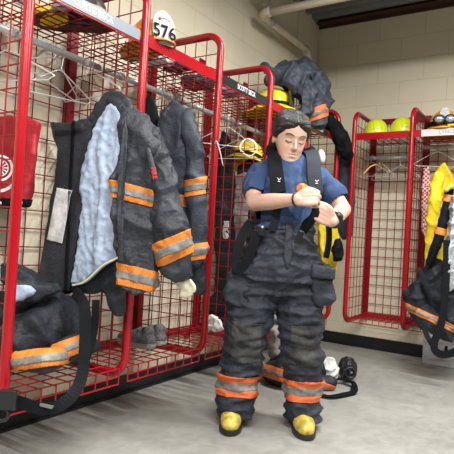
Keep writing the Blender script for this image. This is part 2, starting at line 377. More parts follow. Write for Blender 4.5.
# ------------------------------------------------------------------ lockers
ZB, ZT, ZS, ZSB = .295, 2.05, 1.835, 1.862; TR = .019; GW = .0030
def grid(bm, P, u, v, nu, nv, r=GW):
    """wires from P along u and v"""
    P, u, v = Vector(P), Vector(u), Vector(v)
    nrm = u.cross(v).normalized()*r
    for i in range(nu+1): q = P+u*(i/nu)+nrm; tube(bm, [q, q+v], r, 6)
    for j in range(nv+1): q = P+v*(j/nv)-nrm; tube(bm, [q, q+u], r, 6)
def locker(kind, o, w, dp, label, last=False, rodz=1.70, plate=None, first=False):
    # local: a along the row, d out from the wall
    if kind == 'left': M = lambda a, d, z: Vector((d, o+a, z)); un = Vector((1, 0, 0))
    else: M = lambda a, d, z: Vector((o+a, -d, z)); un = Vector((0, -1, 0))
    V = lambda a, d, z: M(a, d, z)-M(0, 0, 0)
    ZS = ZSB if kind == 'back' else globals()['ZS']
    t = thing('gear_locker', label, 'locker', M(w/2, dp/2, ZB-.02), 'red wire gear lockers')
    def side(a):
        b = bmesh.new(); r = .095; pts = [M(a, .03, ZT)]
        pts += [M(a, dp-r+r*sin(k*pi/12), ZT-r+r*cos(k*pi/12)) for k in range(7)]
        pts += [M(a, dp-r+r*cos(k*pi/12), ZB+r-r*sin(k*pi/12)) for k in range(7)]
        pts += [M(a, .03, ZB)]
        tube(b, pts, TR, 12); obj('side_frame', b, RED, t, True)
        b = bmesh.new(); grid(b, M(a, .03, ZB+.02), V(0, dp-.05, 0), V(0, 0, ZT-ZB-.04), 6, 20); obj('side_grid', b, REDW, t)
        b = bmesh.new(); p, q = M(a-.024, .004, ZB-.02), M(a+.024, .034, ZT+.05); box(b, [min(p[i], q[i]) for i in range(3)], [max(p[i], q[i]) for i in range(3)]); obj('back_post', b, DRED, t)
    side(0)
    if last: side(w)
    e = .026
    def bx(a0, d0, z0, a1, d1, z1):
        b = bmesh.new(); p, q = M(a0, d0, z0), M(a1, d1, z1); box(b, [min(p[i], q[i]) for i in range(3)], [max(p[i], q[i]) for i in range(3)]); return b
    b = bx(e, .006, ZT+.005, w-.03, .012, ZT+.05); b2 = bx(w-.12, .006, ZT+.05, w-.06, .012, ZT+.085); join(b, b2)
    b2 = bx(e, .012, ZT+.005, w-.03, .03, ZT+.010); join(b, b2); obj('back_rail', b, DRED, t)
    b = bx(e, .006, ZB-.015, w-.03, .022, ZB+.022); join(b, bx(w-.11, .006, ZB-.05, w-.06, .014, ZB-.015)); obj('back_rail', b, DRED, t)
    b = bmesh.new(); grid(b, M(e, .022, ZB+.03), V(w-e-.03, 0, 0), V(0, 0, ZT-ZB-.04), 6, 20); obj('back_grid', b, DRED, t)
    b = bmesh.new(); zz = ZB+.035; grid(b, M(e, .03, zz), V(w-e-.03, 0, 0), V(0, dp-.035, 0), 8, 6)
    for i in range(9): q = M(e+(w-e-.03)*i/8, dp-.005, zz+.003); tube(b, [q, q-Vector((0, 0, .033 if kind == 'back' else .065))], GW, 6)
    for k in (1, 2)[:1 if kind == 'back' else 2]: q = M(e, dp-.005, zz-.0325*k); tube(b, [q, q+V(w-e-.03, 0, 0)], GW*1.2, 6)
    obj('basket_floor', b, RED, t)
    b = bmesh.new(); grid(b, M(e, .03, ZS-.012), V(w-e-.03, 0, 0), V(0, dp-.04, 0), 7, 10); obj('shelf_grid', b, DRED, t)
    b = bx(e-.008, dp-.010, ZS-.052, w-.03, dp-.004, ZS+.004); join(b, bx(e, dp-.04, ZS-.004, w-.03, dp-.010, ZS+.0)); obj('shelf_front', b, RED, t)
    b = bmesh.new(); q = M(TR, dp*.5, rodz); tube(b, [q, q+V(w-TR-.03, 0, 0)], .015, 14); obj('hanging_rod', b, CHROME, t, True)
    for aa in (w*.17, w*.80): b = bmesh.new(); q = M(aa, dp*.5, rodz); tube(b, [q, q+V(.022, 0, 0)], .0185, 12); obj('rod_collar', b, GALV, t, True)
    if plate:
        s, a0, a1, pm, tm, z0, z1 = plate
        b = bx(a0, dp-.004, z0, a1, dp-.001, z1); pl = obj('name_plate', b, pm, t)
        if s:
            ctr = M((a0+a1)/2, dp-.0008, (z0+z1)/2); fx = V(1, 0, 0) if kind == 'left' else V(1, 0, 0)
            text('lettering', s, (z1-z0)*.82, frame(ctr, V(1, 0, 0), (0, 0, 1), un) @ Matrix.Diagonal((.9, 1, 1, 1)), tm, pl)
    return t
LY = [-3.646, -3.042, -2.434, -1.842, -1.262, -.632]
LN = [('nearest red wire locker holding the open coat and red bag', ('CURTIS BECK', .03, .57, GREYPL, WINK, ZS-.045, ZS+.003)),
      ('red wire locker with the grey coat and the sneakers, under the numbered helmet', None),
      ('red wire locker with the black name plate lettered in white, dark gear inside', ('SCOTT SECK', .03, .565, BLKPL, WINK, ZS-.046, ZS+.003)),
      ('red wire locker directly behind the firefighter, banded yellow helmet on its shelf', None),
      ('last red wire locker of the left row, dark coat heaped on top', ('MARK REED', .03, .40, BLKPL, WINK, ZS-.046, ZS+.003))]
for i in range(5): locker('left', LY[i], LY[i+1]-LY[i], .50, LN[i][0], last=(i == 4), plate=LN[i][1])
locker('back', .61, .47, .55, 'empty red wire locker on the far wall under the lime helmets', rodz=1.70)
locker('back', 1.08, .50, .55, 'red wire locker on the far wall with the white name plate and yellow coat', last=True, rodz=1.775, plate=('LYNCH', .07, .46, mat('plate_white', (.55, .55, .55), .5), mat('faint_grey_ink', (.30, .31, .33), .5), ZSB-.05, ZSB+.003))
# ------------------------------------------------------------------ the firefighter (local frame: x to the picture's right, y away, z up)
PERSON = thing('person', 'person in navy t-shirt and dark bunker trousers adjusting black suspenders, head bowed', 'person', (.907, -2.477, 0), rz=YAW)
LOCAL = True
V3 = Vector
def hand(bm, wrist, d, n, s, k=1.0, curl=(1.0, 1.3, 1.0), thumb=None, spread=.02):
    """palm, four unequal curled fingers, thumb. d to the knuckles, n out of the back of the hand, s towards the thumb"""
    d = V3(d).normalized(); n = V3(n); n = (n-d*n.dot(d)).normalized(); s0 = d.cross(n); s0 = s0 if s0.dot(V3(s)) > 0 else -s0
    w = V3(wrist)
    for o in (-.028, -.010, .010, .027): limb(bm, [w+s0*o*.55, w+d*.045*k+s0*o*.95*k+n*.004, w+d*.083*k+s0*o*k], [.016*k, .0155*k, .0125*k], 10, 3)
    L = ((.040, .025, .020), (.044, .029, .021), (.040, .027, .020), (.031, .020, .018))
    for i, o in enumerate((.030, .010, -.011, -.030)):
        p = w+d*(.085-.004*abs(i-1))*k+s0*o*k; a = 0; pts = [p-d*.02*k, p]; r = (.0098, .0102, .0096, .0084)[i]*k
        for j in range(3):
            a += curl[j]*(1+.06*i); q = pts[-1]+(d*cos(a)-n*sin(a))*L[i][j]*k+s0*spread*(1.5-i)*.15*(j == 0); pts.append(q)
        limb(bm, pts, [r*1.1, r*1.12, r*1.0, r*.92, r*.8], 10, 3)
    if thumb: pts = [w+d*.018*k+s0*.022*k]+[w+d*a*k+s0*b_*k+n*c*k for a, b_, c in thumb]
    else: pts = [w+d*.018*k+s0*.022*k, w+d*.045*k+s0*.047*k-n*.012*k, w+d*.072*k+s0*.050*k-n*.028*k, w+d*.092*k+s0*.038*k-n*.04*k]
    limb(bm, pts, [.017*k, .0145*k, .0115*k, .0095*k], 10, 4)
# head frame
HO = V3((.054, -.025, 1.443)); HM = Matrix.Translation(HO) @ Matrix.Rotation(R(14), 4, 'Z') @ Matrix.Rotation(R(4), 4, 'Y') @ Matrix.Rotation(R(21), 4, 'X') @ Matrix.Scale(1.05, 4)
def H(x, y, z): return HM @ V3((x, y, z))
HR = HM.to_3x3().normalized()
b = bmesh.new()
def hell(c, r, sub=3): ell(b, H(*c), r, HR, sub)
ZT_ = [(-.117, .012, -.076, -.052), (-.110, .026, -.086, -.035), (-.095, .041, -.091, -.015), (-.078, .050, -.090, .000), (-.055, .058, -.089, .025), (-.030, .066, -.088, .06), (0, .071, -.086, .085), (.03, .073, -.089, .098), (.06, .073, -.083, .103), (.085, .067, -.068, .097), (.105, .050, -.042, .080), (.117, .028, -.012, .055), (.121, .008, .012, .030)]
def head_loft(bm, fn=None, seg=40):
    rows = []
    zs = [p[0] for p in ZT_]
    for k in range(40):
        z = zs[0]+(zs[-1]-zs[0])*(.5-.5*cos(pi*k/39)); c = [float(np.interp(z, zs, [p[q] for p in ZT_])) for q in (1, 2, 3)]
        row = []; ym = (c[1]+c[2])/2; yr = (c[2]-c[1])/2
        for i in range(seg):
            a = 2*pi*i/seg; ca, sa = cos(a), sin(a); e = .86 if sa < 0 else 1
            x = c[0]*(abs(ca)**e)*(1 if ca > 0 else -1); y = ym+yr*(abs(sa)**.95)*(1 if sa > 0 else -1); p = V3((x, y, z))
            if fn: p = fn(p)
            row.append(bm.verts.new(HM @ p))
        rows.append(row)
    for A, B_ in zip(rows, rows[1:]):
        for i in range(seg): bm.faces.new((A[i], A[(i+1) % seg], B_[(i+1) % seg], B_[i]))
    bm.faces.new(rows[0][::-1]); bm.faces.new(rows[-1])
head_loft(b)
for s in (-1, 1):
    hell((s*.074, .008, -.012), (.009, .018, .029)); hell((s*.0085, -.096, -.030), (.0065, .008, .006))
limb(b, [H(0, -.083, .014), H(0, -.096, -.008), H(0, -.106, -.026)], [.0065, .0075, .0088], 10, 4)
# neck, trunk, legs
limb(b, [(.062, .075, 1.24), (.060, .055, 1.33), (.055, .03, 1.42)], [.062, .052, .054], 20, 4)
limb(b, [(-.085, .07, 1.275), (.06, .085, 1.31), (.212, .07, 1.275)], [.050, .068, .050], 18, 5)
limb(b, [(.06, .06, 1.26), (.055, .05, 1.12), (.045, .05, .96), (.045, .06, .84)], [.115, .110, .112, .13], 20, 5)
for sx, (kx, ky), (ax, ay) in ((-.045, (-.112, .05), (-.14, .10)), (.135, (.172, .05), (.205, .12))):
    limb(b, [(sx, .06, .82), (kx, ky, .46), (ax, ay, .13)], [.085, .056, .040], 14, 6)
# arms (joints measured from the photograph)
S1, E1, W1 = V3((-.080, .065, 1.262)), V3((-.105, -.06, 1.112)), V3((.078, -.235, 1.128))
S2, E2, W2 = V3((.212, .065, 1.262)), V3((.335, -.015, 1.108)), V3((.252, -.205, 1.040))
limb(b, [S1, S1.lerp(E1, .5)+V3((-.012, 0, 0)), E1], [.052, .047, .040], 16, 5)
limb(b, [E1, E1.lerp(W1, .35), W1], [.041, .040, .0255], 16, 5)
limb(b, [S2, S2.lerp(E2, .5)+V3((.01, 0, 0)), E2], [.052, .047, .040], 16, 5)
limb(b, [E2, E2.lerp(W2, .35), W2], [.041, .039, .0255], 16, 5)
hand(b, W1, (1, -.18, .16), (-.15, -1, .25), (0, 0, 1), .98, curl=(1.05, 1.35, 1.0), thumb=((.048, .040, .004), (.078, .040, -.012), (.100, .030, -.024)))
hand(b, W2, (-.84, -.12, .42), (.10, -1, -.25), (.4, 0, 1), .98, curl=(1.05, 1.3, 1.0), thumb=((.045, .042, .006), (.074, .046, -.004), (.098, .040, -.016)))
DENT = [((.030, -.080, .006), (.015, .03, .011), -.0065), ((.030, -.080, .002), (.010, .03, .0065), .0045), ((.036, -.075, -.030), (.018, .03, .016), .0030), ((.030, -.08, .026), (.022, .03, .006), .0025), ((.026, -.08, -.060), (.008, .03, .010), -.0015)]
MID = [((0, -.09, -.054), (.017, .03, .0038), .0042), ((0, -.09, -.066), (.014, .03, .0044), .0050), ((0, -.09, -.0602), (.020, .03, .0016), -.0030), ((0, -.09, -.078), (.014, .03, .005), -.0028), ((0, -.09, -.100), (.015, .03, .012), .003), ((0, -.09, -.043), (.004, .03, .006), -.0012)]
def lipmat(me):
    IM = HM.inverted(); me.update(); n0 = [v.normal.copy() for v in me.vertices]
    for v in me.vertices:
        q = IM @ v.co
        if q.y > -.03 or abs(q.x) > .09 or abs(q.z) > .13: continue
        d = 0
        for (c, s_, a) in DENT:
            for sg in (-1, 1): d += a*math.exp(-((q.x-sg*c[0])/s_[0])**2-((q.z-c[2])/s_[2])**2)
        for (c, s_, a) in MID: d += a*math.exp(-((q.x-c[0])/s_[0])**2-((q.z-c[2])/s_[2])**2)
        v.co += HR @ V3((0, -1, 0))*d
    me.update()
    for f in me.polygons:
        q = IM @ f.center
        if q.y < -.07 and -.073 < q.z < -.0485 and abs(q.x) < .021*(1-((q.z+.0605)/.0135)**2)**.5 if abs(q.z+.0605) < .0135 else False: f.material_index = 1
body = mold('body', b, [SKIN, LIP], PERSON, voxel=.0038, smooth=3, post=lipmat)
# brows, closed lids and lashes
for s in (-1, 1):
    b = bmesh.new(); tube(b, spline([H(s*.013, -.0895, .026), H(s*.030, -.0880, .033), H(s*.050, -.0735, .028)], 4), .0019, 6); obj('eyebrow', b, HAIR, PERSON, True)
    b = bmesh.new(); tube(b, spline([H(s*.017, -.0860, -.001), H(s*.030, -.0865, -.0055), H(s*.044, -.0755, -.001)], 4), .0019, 6); obj('eyelashes', b, HAIR, PERSON, True)
# hair: parted in the middle, drawn back over the ears into a low knot
def hairfn(p):
    s_ = p.z*.9+(p.y+.088)*.9-.010*(1-min(1, abs(p.x)/.03)); t_ = min(1, max(0, (s_-.050)/.026)); d = -.008+.0215*t_
    n_ = V3((p.x/.07**2, (p.y-.01)/.095**2, (p.z-.01)/.11**2)).normalized(); return p+n_*d
b = bmesh.new(); head_loft(b, hairfn, 56)
ell(b, H(0, .090, -.01), (.060, .044, .060), HR); ell(b, H(-.052, .045, -.035), (.030, .045, .050), HR); ell(b, H(.050, .045, -.030), (.028, .045, .045), HR); ell(b, H(-.015, .128, -.03), (.040, .034, .038), HR)
IM = HM.inverted()
def strands(me):
    for v in me.vertices:
        q = IM @ v.co; side = 1 if q.x > 0 else -1
        g = math.atan2(q.z-.0, q.y-.10)*30+abs(q.x)*60+side*3
        a = .0013*sin(g+.9*noise.noise(q*18))+.0007*sin(g*2.3+1+noise.noise(q*30))
        part = -.0085*math.exp(-(q.x/.0040)**2)*(1 if q.y < .06 else 0)
        v.co += (HR @ (q-V3((0, .03, .03))).normalized())*(a+part)
hair = mold('hair', b, HAIR, PERSON, voxel=.0042, smooth=3, post=strands)
b = bmesh.new(); random.seed(3)
for k in range(12):
    s = random.choice((-1, 1)); x = s*random.uniform(.03, .075); z = random.uniform(.01, .05)
    tube(b, spline([H(x*.8, -.055+abs(x)*.3, .095-abs(x)*.4), H(x*1.08, -.06+abs(x)*.5, z+.03), H(x*1.05, -.055+abs(x)*.6, z-.03)], 3), .0007, 4)
o = obj('loose_strands', b, HAIR, PERSON); o['kind'] = 'stuff'
# t-shirt
b = bmesh.new()
limb(b, [(-.070, .075, 1.264), (-.01, .08, 1.292), (.06, .085, 1.312), (.13, .08, 1.292), (.200, .075, 1.264)], [.060, .070, .078, .070, .060], 20, 6)
limb(b, [(.060, .045, 1.25), (.055, .030, 1.13), (.048, .040, 1.00), (.045, .05, .94)], [.140, .143, .142, .14], 24, 6)
ell(b, (.010, -.055, 1.205), (.068, .055, .06)); ell(b, (.115, -.055, 1.205), (.068, .055, .06))
ell(b, (-.02, .05, 1.24), (.125, .09, .10)); ell(b, (.135, .05, 1.24), (.125, .09, .10))
sl1 = S1.lerp(E1, .70)+V3((-.008, -.002, 0)); sl2 = S2.lerp(E2, .68)+V3((.012, 0, 0))
limb(b, [S1, S1.lerp(sl1, .5)+V3((-.01, 0, 0)), sl1-(E1-S1).normalized()*.03], [.058, .060, .064], 18, 5)
limb(b, [S2, S2.lerp(sl2, .5)+V3((.01, 0, 0)), sl2-(E2-S2).normalized()*.03], [.058, .060, .064], 18, 5)
shirt = mold('t_shirt', b, SHIRT, PERSON, voxel=.006, smooth=6, folds=[(.012, (8, 8, 6), True), (.005, (20, 20, 15), True)], seed=2)
# open the sleeve ends where the arm comes out
bm = bmesh.new(); bm.from_mesh(shirt.data)
for S, E_, e_ in ((S1, E1, sl1), (S2, E2, sl2)):
    dv = (E_-S).normalized(); pl = e_+dv*.008
    vs = [v for v in bm.verts if (v.co-pl).length < .16 and (v.co-e_).cross(dv).length < .085 and (v.co.x < -.072 if S.x < 0 else v.co.x > .200)]
    fs = list({f for v in vs for f in v.link_faces}); es = list({e for f in fs for e in f.edges}); vv = list({v for f in fs for v in f.verts})
    bmesh.ops.bisect_plane(bm, geom=vv+es+fs, plane_co=pl, plane_no=dv, clear_outer=True)
bm.to_mesh(shirt.data); bm.free(); shirt.data.shade_smooth()
md = shirt.modifiers.new('hem', 'SOLIDIFY'); md.thickness = .003; md.offset = 1
b = bmesh.new(); ring = [V3((.060+.066*cos(a), .045+.064*sin(a)-.0, 1.352+.030*sin(a)+.008*abs(cos(a)))) for a in [k*2*pi/28 for k in range(29)]]
tube(b, ring, .0075, 8, caps=False); obj('collar', b, SHIRT, PERSON, True)
# printed crest low on the chest
b = bmesh.new(); ell(b, (.118, -.112, 1.190), (.032, .012, .026)); obj('chest_print', b, OINK, PERSON, True)
# bunker trousers
b = bmesh.new()
limb(b, [(.045, .045, .985), (.045, .05, .90), (.048, .05, .80)], [.158, .180, .178], 26, 5)
ell(b, (-.035, .04, .80), (.135, .15, .15)); ell(b, (.135, .04, .80), (.135, .15, .15))
limb(b, [(-.052, .04, .80), (-.082, .03, .62), (-.112, .025, .43), (-.130, .05, .22), (-.141, .055, .055)], [.128, .118, .108, .094, .090], 22, 6)
limb(b, [(.145, .04, .80), (.160, .03, .62), (.172, .025, .43), (.198, .06, .22), (.208, .062, .048)], [.128, .116, .104, .091, .088], 22, 6)
def cut_pants(me): pass
pants = mold('bunker_trousers', b, PANT, PERSON, voxel=.0075, smooth=5, folds=[(.020, (5, 5, 14), True), (.010, (11, 11, 22), True), (.004, (30, 30, 44), True)], seed=5)
bm = bmesh.new(); bm.from_mesh(pants.data)
bmesh.ops.bisect_plane(bm, geom=bm.verts[:]+bm.edges[:]+bm.faces[:], plane_co=(0, 0, 1.030), plane_no=(.05, 0, 1), clear_outer=True)
bmesh.ops.bisect_plane(bm, geom=bm.verts[:]+bm.edges[:]+bm.faces[:], plane_co=(0, 0, .050), plane_no=(0, -.1, -1), clear_outer=True)
bm.to_mesh(pants.data); bm.free(); pants.data.shade_smooth()
md = pants.modifiers.new('hem', 'SOLIDIFY'); md.thickness = .006; md.offset = -1
band(pants, 'waistband', [((0, 0, .990), (0, 0, 1))], PANT, PERSON, .0015, .004)
for cx, z0, z1, side in ((-.13, .158, .262, -1), (.2, .150, .254, 1)):
    pl = [((0, 0, z0), (.0, .10, 1)), ((0, 0, z1), (0, -.10, -1)), ((.035, 0, 0), (side, 0, 0))]
    bb = band(pants, 'orange_cuff_band', pl, ORANGE2, PERSON, .0025, .003)
    zm = (z0+z1)/2
    band(pants, 'reflective_stripe', [((0, 0, zm-.020), (0, .10, 1)), ((0, 0, zm+.020), (0, -.10, -1)), ((.035, 0, 0), (side, 0, 0))], SILVER, bb, .0062, .0015)
for cx, side in ((-.105, -1), (.175, 1)):
    kp = band(pants, 'knee_patch', [((0, 0, .345), (0, 0, 1)), ((0, 0, .535), (0, 0, -1)), ((.035, 0, 0), (side, 0, 0)), ((cx-.075, 0, 0), (1, .1, 0)), ((cx+.075, 0, 0), (-1, .1, 0)), ((0, .02, 0), (0, -1, 0))], KNEE, PERSON, .002, .003)
    kp['label'] = 'grey scuffed knee patch'
# cargo pockets
for sg, pts, cy in ((-1, [(-.175, .825), (-.095, .815), (-.10, .66), (-.12, .60), (-.226, .632), (-.214, .73)], .04), (1, [(.185, .81), (.275, .835), (.292, .76), (.318, .69), (.300, .635), (.205, .640)], .02)):
    b = bmesh.new(); slab(b, [(x, cy-.03, z) for x, z in pts], .16, (0, -1, 0))
    pk = mold('cargo_pocket', b, PANT, PERSON, voxel=.007, smooth=9, folds=[(.012, (9, 9, 14), True), (.005, (24, 24, 24), False)], seed=9+sg)
    b = bmesh.new(); x0, x1 = (-.190, -.085) if sg < 0 else (.182, .296)
    slab(b, [(x0, cy-.045, .835), (x1, cy-.055, .825), (x1, cy-.06, .765), (x0-.008*(sg < 0), cy-.05, .77)], .165, (0, -1, 0))
    mold('pocket_flap', b, PANT, pk, voxel=.006, smooth=6, folds=[(.004, (20, 20, 20), False)], seed=3)
# fly flap, belt buckle, tabs
b = bmesh.new(); slab(b, [(.045, -.122, 1.02), (.085, -.120, 1.02), (.082, -.138, .86), (.066, -.138, .80), (.042, -.136, .86)], .014, (0, -1, 0))
mold('fly_flap', b, PANT, PERSON, voxel=.005, smooth=4, folds=[(.003, (14, 14, 20), True)], seed=4)
b = bmesh.new(); rbox(b, (-.084, -.128, .955), (-.048, -.108, 1.005), .004); obj('belt_buckle', b, PLAST, PERSON)
b = bmesh.new(); tube(b, [(-.064, -.135, .996), (-.064, -.125, .996)], .007, 12); obj('snap', b, CHROME, PERSON, True)
# suspenders
def strap(name, pts, w, th, m, up=None, parent=PERSON, n=6):
    b = bmesh.new(); P_ = spline(pts, n); tube(b, P_, 1, flat=(w, th), up=up or (0, -1, 0)); bmesh.ops.bevel(b, geom=[e for e in b.edges], offset=min(th, w)*.2, segments=1, affect='EDGES') if False else None
    return obj(name, b, m, parent, False)
pad1 = strap('suspender_pad', [(-.020, .10, 1.385), (-.022, .03, 1.393), (-.022, -.055, 1.350), (-.012, -.105, 1.27), (.000, -.120, 1.195), (.006, -.124, 1.165)], .066, .014, BLACK)
pad2 = strap('suspender_pad', [(.160, .10, 1.385), (.163, .03, 1.393), (.168, -.055, 1.350), (.170, -.105, 1.27), (.178, -.126, 1.195), (.181, -.130, 1.170)], .066, .014, mat('worn_black_pad', (.022, .027, .038), .7, var=.2, spec=.2))
for p_, x in ((pad1, .002), (pad2, .179)):
    b = bmesh.new(); y = -.134 if x < .1 else -.140
    for s in (-1, 1): slab(b, [(x+s*.009, y, 1.230), (x, y-.001, 1.222), (x, y-.001, 1.226), (x+s*.009, y, 1.234)], .003, (0, -1, 0))
    slab(b, [(x-.006, y, 1.218), (x+.006, y, 1.218), (x+.006, y, 1.214), (x-.006, y, 1.214)], .003, (0, -1, 0))
    obj('woven_logo', b, WINK, p_)
strap('suspender_webbing', [(.004, -.120, 1.175), (.004, -.126, 1.12), (.0, -.122, 1.06), (-.018, -.128, .98)], .036, .004, BLACK)
strap('suspender_webbing', [(.181, -.128, 1.19), (.180, -.175, 1.16), (.172, -.215, 1.12), (.165, -.225, 1.07), (.150, -.20, 1.03), (.125, -.150, .985)], .038, .005, BLACK)
strap('suspender_webbing', [(.165, -.222, 1.08), (.150, -.215, 1.05), (.128, -.17, 1.02), (.112, -.150, .965), (.108, -.152, .93)], .026, .004, BLACK)
b = bmesh.new(); rbox(b, (.095, -.160, .925), (.124, -.145, .990), .004, Matrix.Translation((.11, 0, .957)) @ Matrix.Rotation(R(18), 4, 'Y') @ Matrix.Translation((-.11, 0, -.957)))
obj('strap_adjuster', b, PLAST, PERSON)
strap('hanging_strap', [(-.115, -.02, 1.02), (-.150, -.06, .96), (-.172, -.08, .88), (-.182, -.09, .82), (-.165, -.10, .79), (-.130, -.11, .83), (-.105, -.115, .90), (-.085, -.115, .975)], .045, .005, BLACK)
# cord bracelet, watch
dv = (W1-E1).normalized(); b = bmesh.new(); c = W1-dv*.004; a = dv.orthogonal().normalized(); a2 = dv.cross(a)
tube(b, [c+(a*cos(k*pi/10)+a2*sin(k*pi/10))*.0285 for k in range(21)], .0045, 8, caps=False); obj('black_wristband', b, RUBBER, PERSON, True)
dv = (W2-E2).normalized(); b = bmesh.new(); c = W2-dv*.022; a = dv.orthogonal().normalized(); a2 = dv.cross(a)
tube(b, [c+(a*cos(k*pi/10)+a2*sin(k*pi/10))*.0315 for k in range(21)], 1, flat=(.004, .020), up=[(a*cos(k*pi/10)+a2*sin(k*pi/10)) for k in range(21)], caps=False)
wt = obj('watch_strap', b, RUBBER, PERSON, False)
b = bmesh.new(); nn = V3((.25, -.9, .3)); nn = (nn-dv*nn.dot(dv)).normalized(); tube(b, [c+nn*.028, c+nn*.042], .019, 16); obj('watch_case', b, PLAST, wt, True)
# boots
for nm, cx, yaw_ in (('l', -.150, -4), ('r', .200, 2)):
    M_ = Matrix.Translation((cx, .065, 0)) @ Matrix.Rotation(R(yaw_), 4, 'Z')
    b = bmesh.new()
    limb(b, [M_ @ V3(p) for p in ((0, .10, .050), (0, .02, .056), (.0, -.08, .044), (0, -.125, .040))], [.050, .052, .047, .038], 16, 4)
    limb(b, [M_ @ V3(p) for p in ((0, .075, .06), (0, .065, .16), (0, .06, .28))], [.056, .062, .068], 16, 4)
    t_ = bmesh.new(); box(t_, (-.2, -.3, .0), (.2, .3, .016)); t_.free()
    up_ = mold('boot', b, RUBBER, PERSON, voxel=.006, smooth=4)
    b = bmesh.new()
    for i in range(1): pass
    limb(b, [M_ @ V3(p) for p in ((0, -.055, .050), (0, -.10, .046), (0, -.128, .042))], [.0535, .0510, .044], 16, 4)
    tc_ = mold('toe_cap', b, BTOE, up_, voxel=.005, smooth=4)
    bm = bmesh.new(); bm.from_mesh(tc_.data)
    bmesh.ops.bisect_plane(bm, geom=bm.verts[:]+bm.edges[:]+bm.faces[:], plane_co=(0, 0, .016), plane_no=(0, 0, -1), clear_outer=True)
    bmesh.ops.bisect_plane(bm, geom=bm.verts[:]+bm.edges[:]+bm.faces[:], plane_co=M_ @ V3((0, -.052, 0)), plane_no=M_.to_3x3() @ V3((0, 1, .25)), clear_outer=True)
    bm.to_mesh(tc_.data); bm.free()
    out = [(-.040, .13), (-.052, .09), (-.046, .02), (-.056, -.06), (-.052, -.12), (-.030, -.168), (0, -.182), (.030, -.168), (.052, -.12), (.056, -.06), (.046, .02), (.052, .09), (.040, .13), (0, .148)]
    P2 = spline([V3((x, y, 0)) for x, y in out+out[:1]], 3)[:-1]
    b = bmesh.new(); vs = [[b.verts.new(M_ @ V3((p.x*sc, p.y*sc, z))) for p in P2] for z, sc in ((.0, .96), (.008, 1), (.024, .99), (.028, .90))]
    for A, B_ in zip(vs, vs[1:]):
        for i in range(len(A)): b.faces.new((A[i], A[(i+1) % len(A)], B_[(i+1) % len(A)], B_[i]))
    b.faces.new(vs[0][::-1]); b.faces.new(vs[-1]); obj('sole', b, RUBBER, up_)
    bm = bmesh.new(); bm.from_mesh(up_.data); bmesh.ops.bisect_plane(bm, geom=bm.verts[:]+bm.edges[:]+bm.faces[:], plane_co=(0, 0, .012), plane_no=(0, 0, -1), clear_outer=True); bm.to_mesh(up_.data); bm.free()
LOCAL = False
#PART3
# ------------------------------------------------------------------ turnout gear and the things in the lockers
def px(pts, D=None, **k):
    return [W(p[0], p[1], p[2] if len(p) > 2 else D, **k) if not k else W(p[0], p[1], **k) for p in pts]
def bandpx(src, name, p0, p1, h, D, m, parent, ends=None, off=.003, th=.002, nkeep=None):
    """sewn strip whose centre line runs p0 -> p1 and is h wide"""
    a, b_ = W(*p0, D=D), W(*p1, D=D); v = ((a+b_)/2-CAM).normalized(); d = (b_-a).normalized(); n = d.cross(v).normalized(); hh = h*D/F/2
    org = wloc(parent); a = a-org; b_ = b_-org
    pl = [(a-n*hh, n), (a+n*hh, -n)]
    if ends: pl += [(a, d), (b_, -d)]
    bb = band(src, name, pl, m, parent, off, th, nkeep=nkeep or (lambda q: q.dot(v) < .35)); return bb
def stripe(src, bb, p0, p1, h, D, ends=None):
    org = None
    return bandpx2(src, 'reflective_stripe', p0, p1, h, D, SILVER, bb, ends, .0065, .0012)
def bandpx2(src, name, p0, p1, h, D, m, bb, ends, off, th):
    o = bandpx(src, name, p0, p1, h, D, m, bb.parent, ends, off, th); o.parent = bb; return o
def hanger(label, rod, ang, m=WIRE, wd=.40, hz=0, group='coat hangers on the rods', tilt=0):
    """wire coat hanger hooked over a rod at point 'rod' (rod axis height)"""
    rod = Vector(rod); t = bmesh.new(); u = Vector((cos(ang), sin(ang), 0)); z = Vector((0, 0, 1)); top = rod+z*.018
    hook = [top+u*(-.018)-z*.012, top-u*.012+z*.004, top+u*.004+z*.008, top+u*.016-z*.006, top+u*.012-z*.03, top-z*.055-z*hz]
    tube(t, spline(hook, 4), .0030, 6)
    n = top-z*(.055+hz); a, c = n+u*wd/2-z*(.105+tilt), n-u*wd/2-z*(.105-tilt)
    tube(t, spline([n, n+u*.03-z*.006, a+z*.012, a, a-u*.015-z*.012], 4)+spline([c+u*.015-z*.012, c, c+z*.012, n-u*.03-z*.006, n], 4), .0030, 6)
    return tag(obj('coat_hanger', t, m, None, True), label, 'hanger', group)
def strapobj(name, pts, w, th, m, parent=None, up=(0, -1, 0), n=6):
    b = bmesh.new(); tube(b, spline(pts, n), 1, flat=(w, th), up=up); return obj(name, b, m, parent)
FO = [(.016, (6, 6, 5), True), (.006, (16, 16, 12), False), (.004, (34, 34, 26), True)]
FO2 = [(.010, (7, 7, 4), True), (.005, (20, 20, 10), True)]
# --- open coat in the nearest locker
t = thing('turnout_coat', 'open dark turnout coat showing its pale blue lining, hung past the front post', 'coat', W(100, 290, Y=-3.2))
Y0 = -3.2
b = bmesh.new()
slab(b, px([(50, 122), (62, 124), (74, 122), (86, 118), (94, 124), (90, 150), (84, 190), (78, 240), (70, 292), (40, 288), (40, 272), (46, 230), (55, 180), (58, 150), (53, 138)], Y=Y0), .035)
slab(b, px([(51, 122), (84, 124), (82, 132), (54, 134)], Y=Y0-.01), .05)
fl = mold('front_flap', b, CNAVY, t, voxel=.007, smooth=5, folds=[(.007, (5, 5, 3), True), (.003, (22, 22, 12), False)], seed=11)
bandpx(fl, 'trim_tape', (74, 120), (66, 292), 3, 2.3, BLACK, t)
o = bandpx(fl, 'reflective_strip', (65, 189), (55, 243), 15, 2.3, mat('silver_foil_strip', (.80, .82, .85), .4, .0, var=.25, vscale=22, bump=.4, bscale=60), t, ends=True, nkeep=lambda q: q.dot(FW) < -.2)
b = bmesh.new()
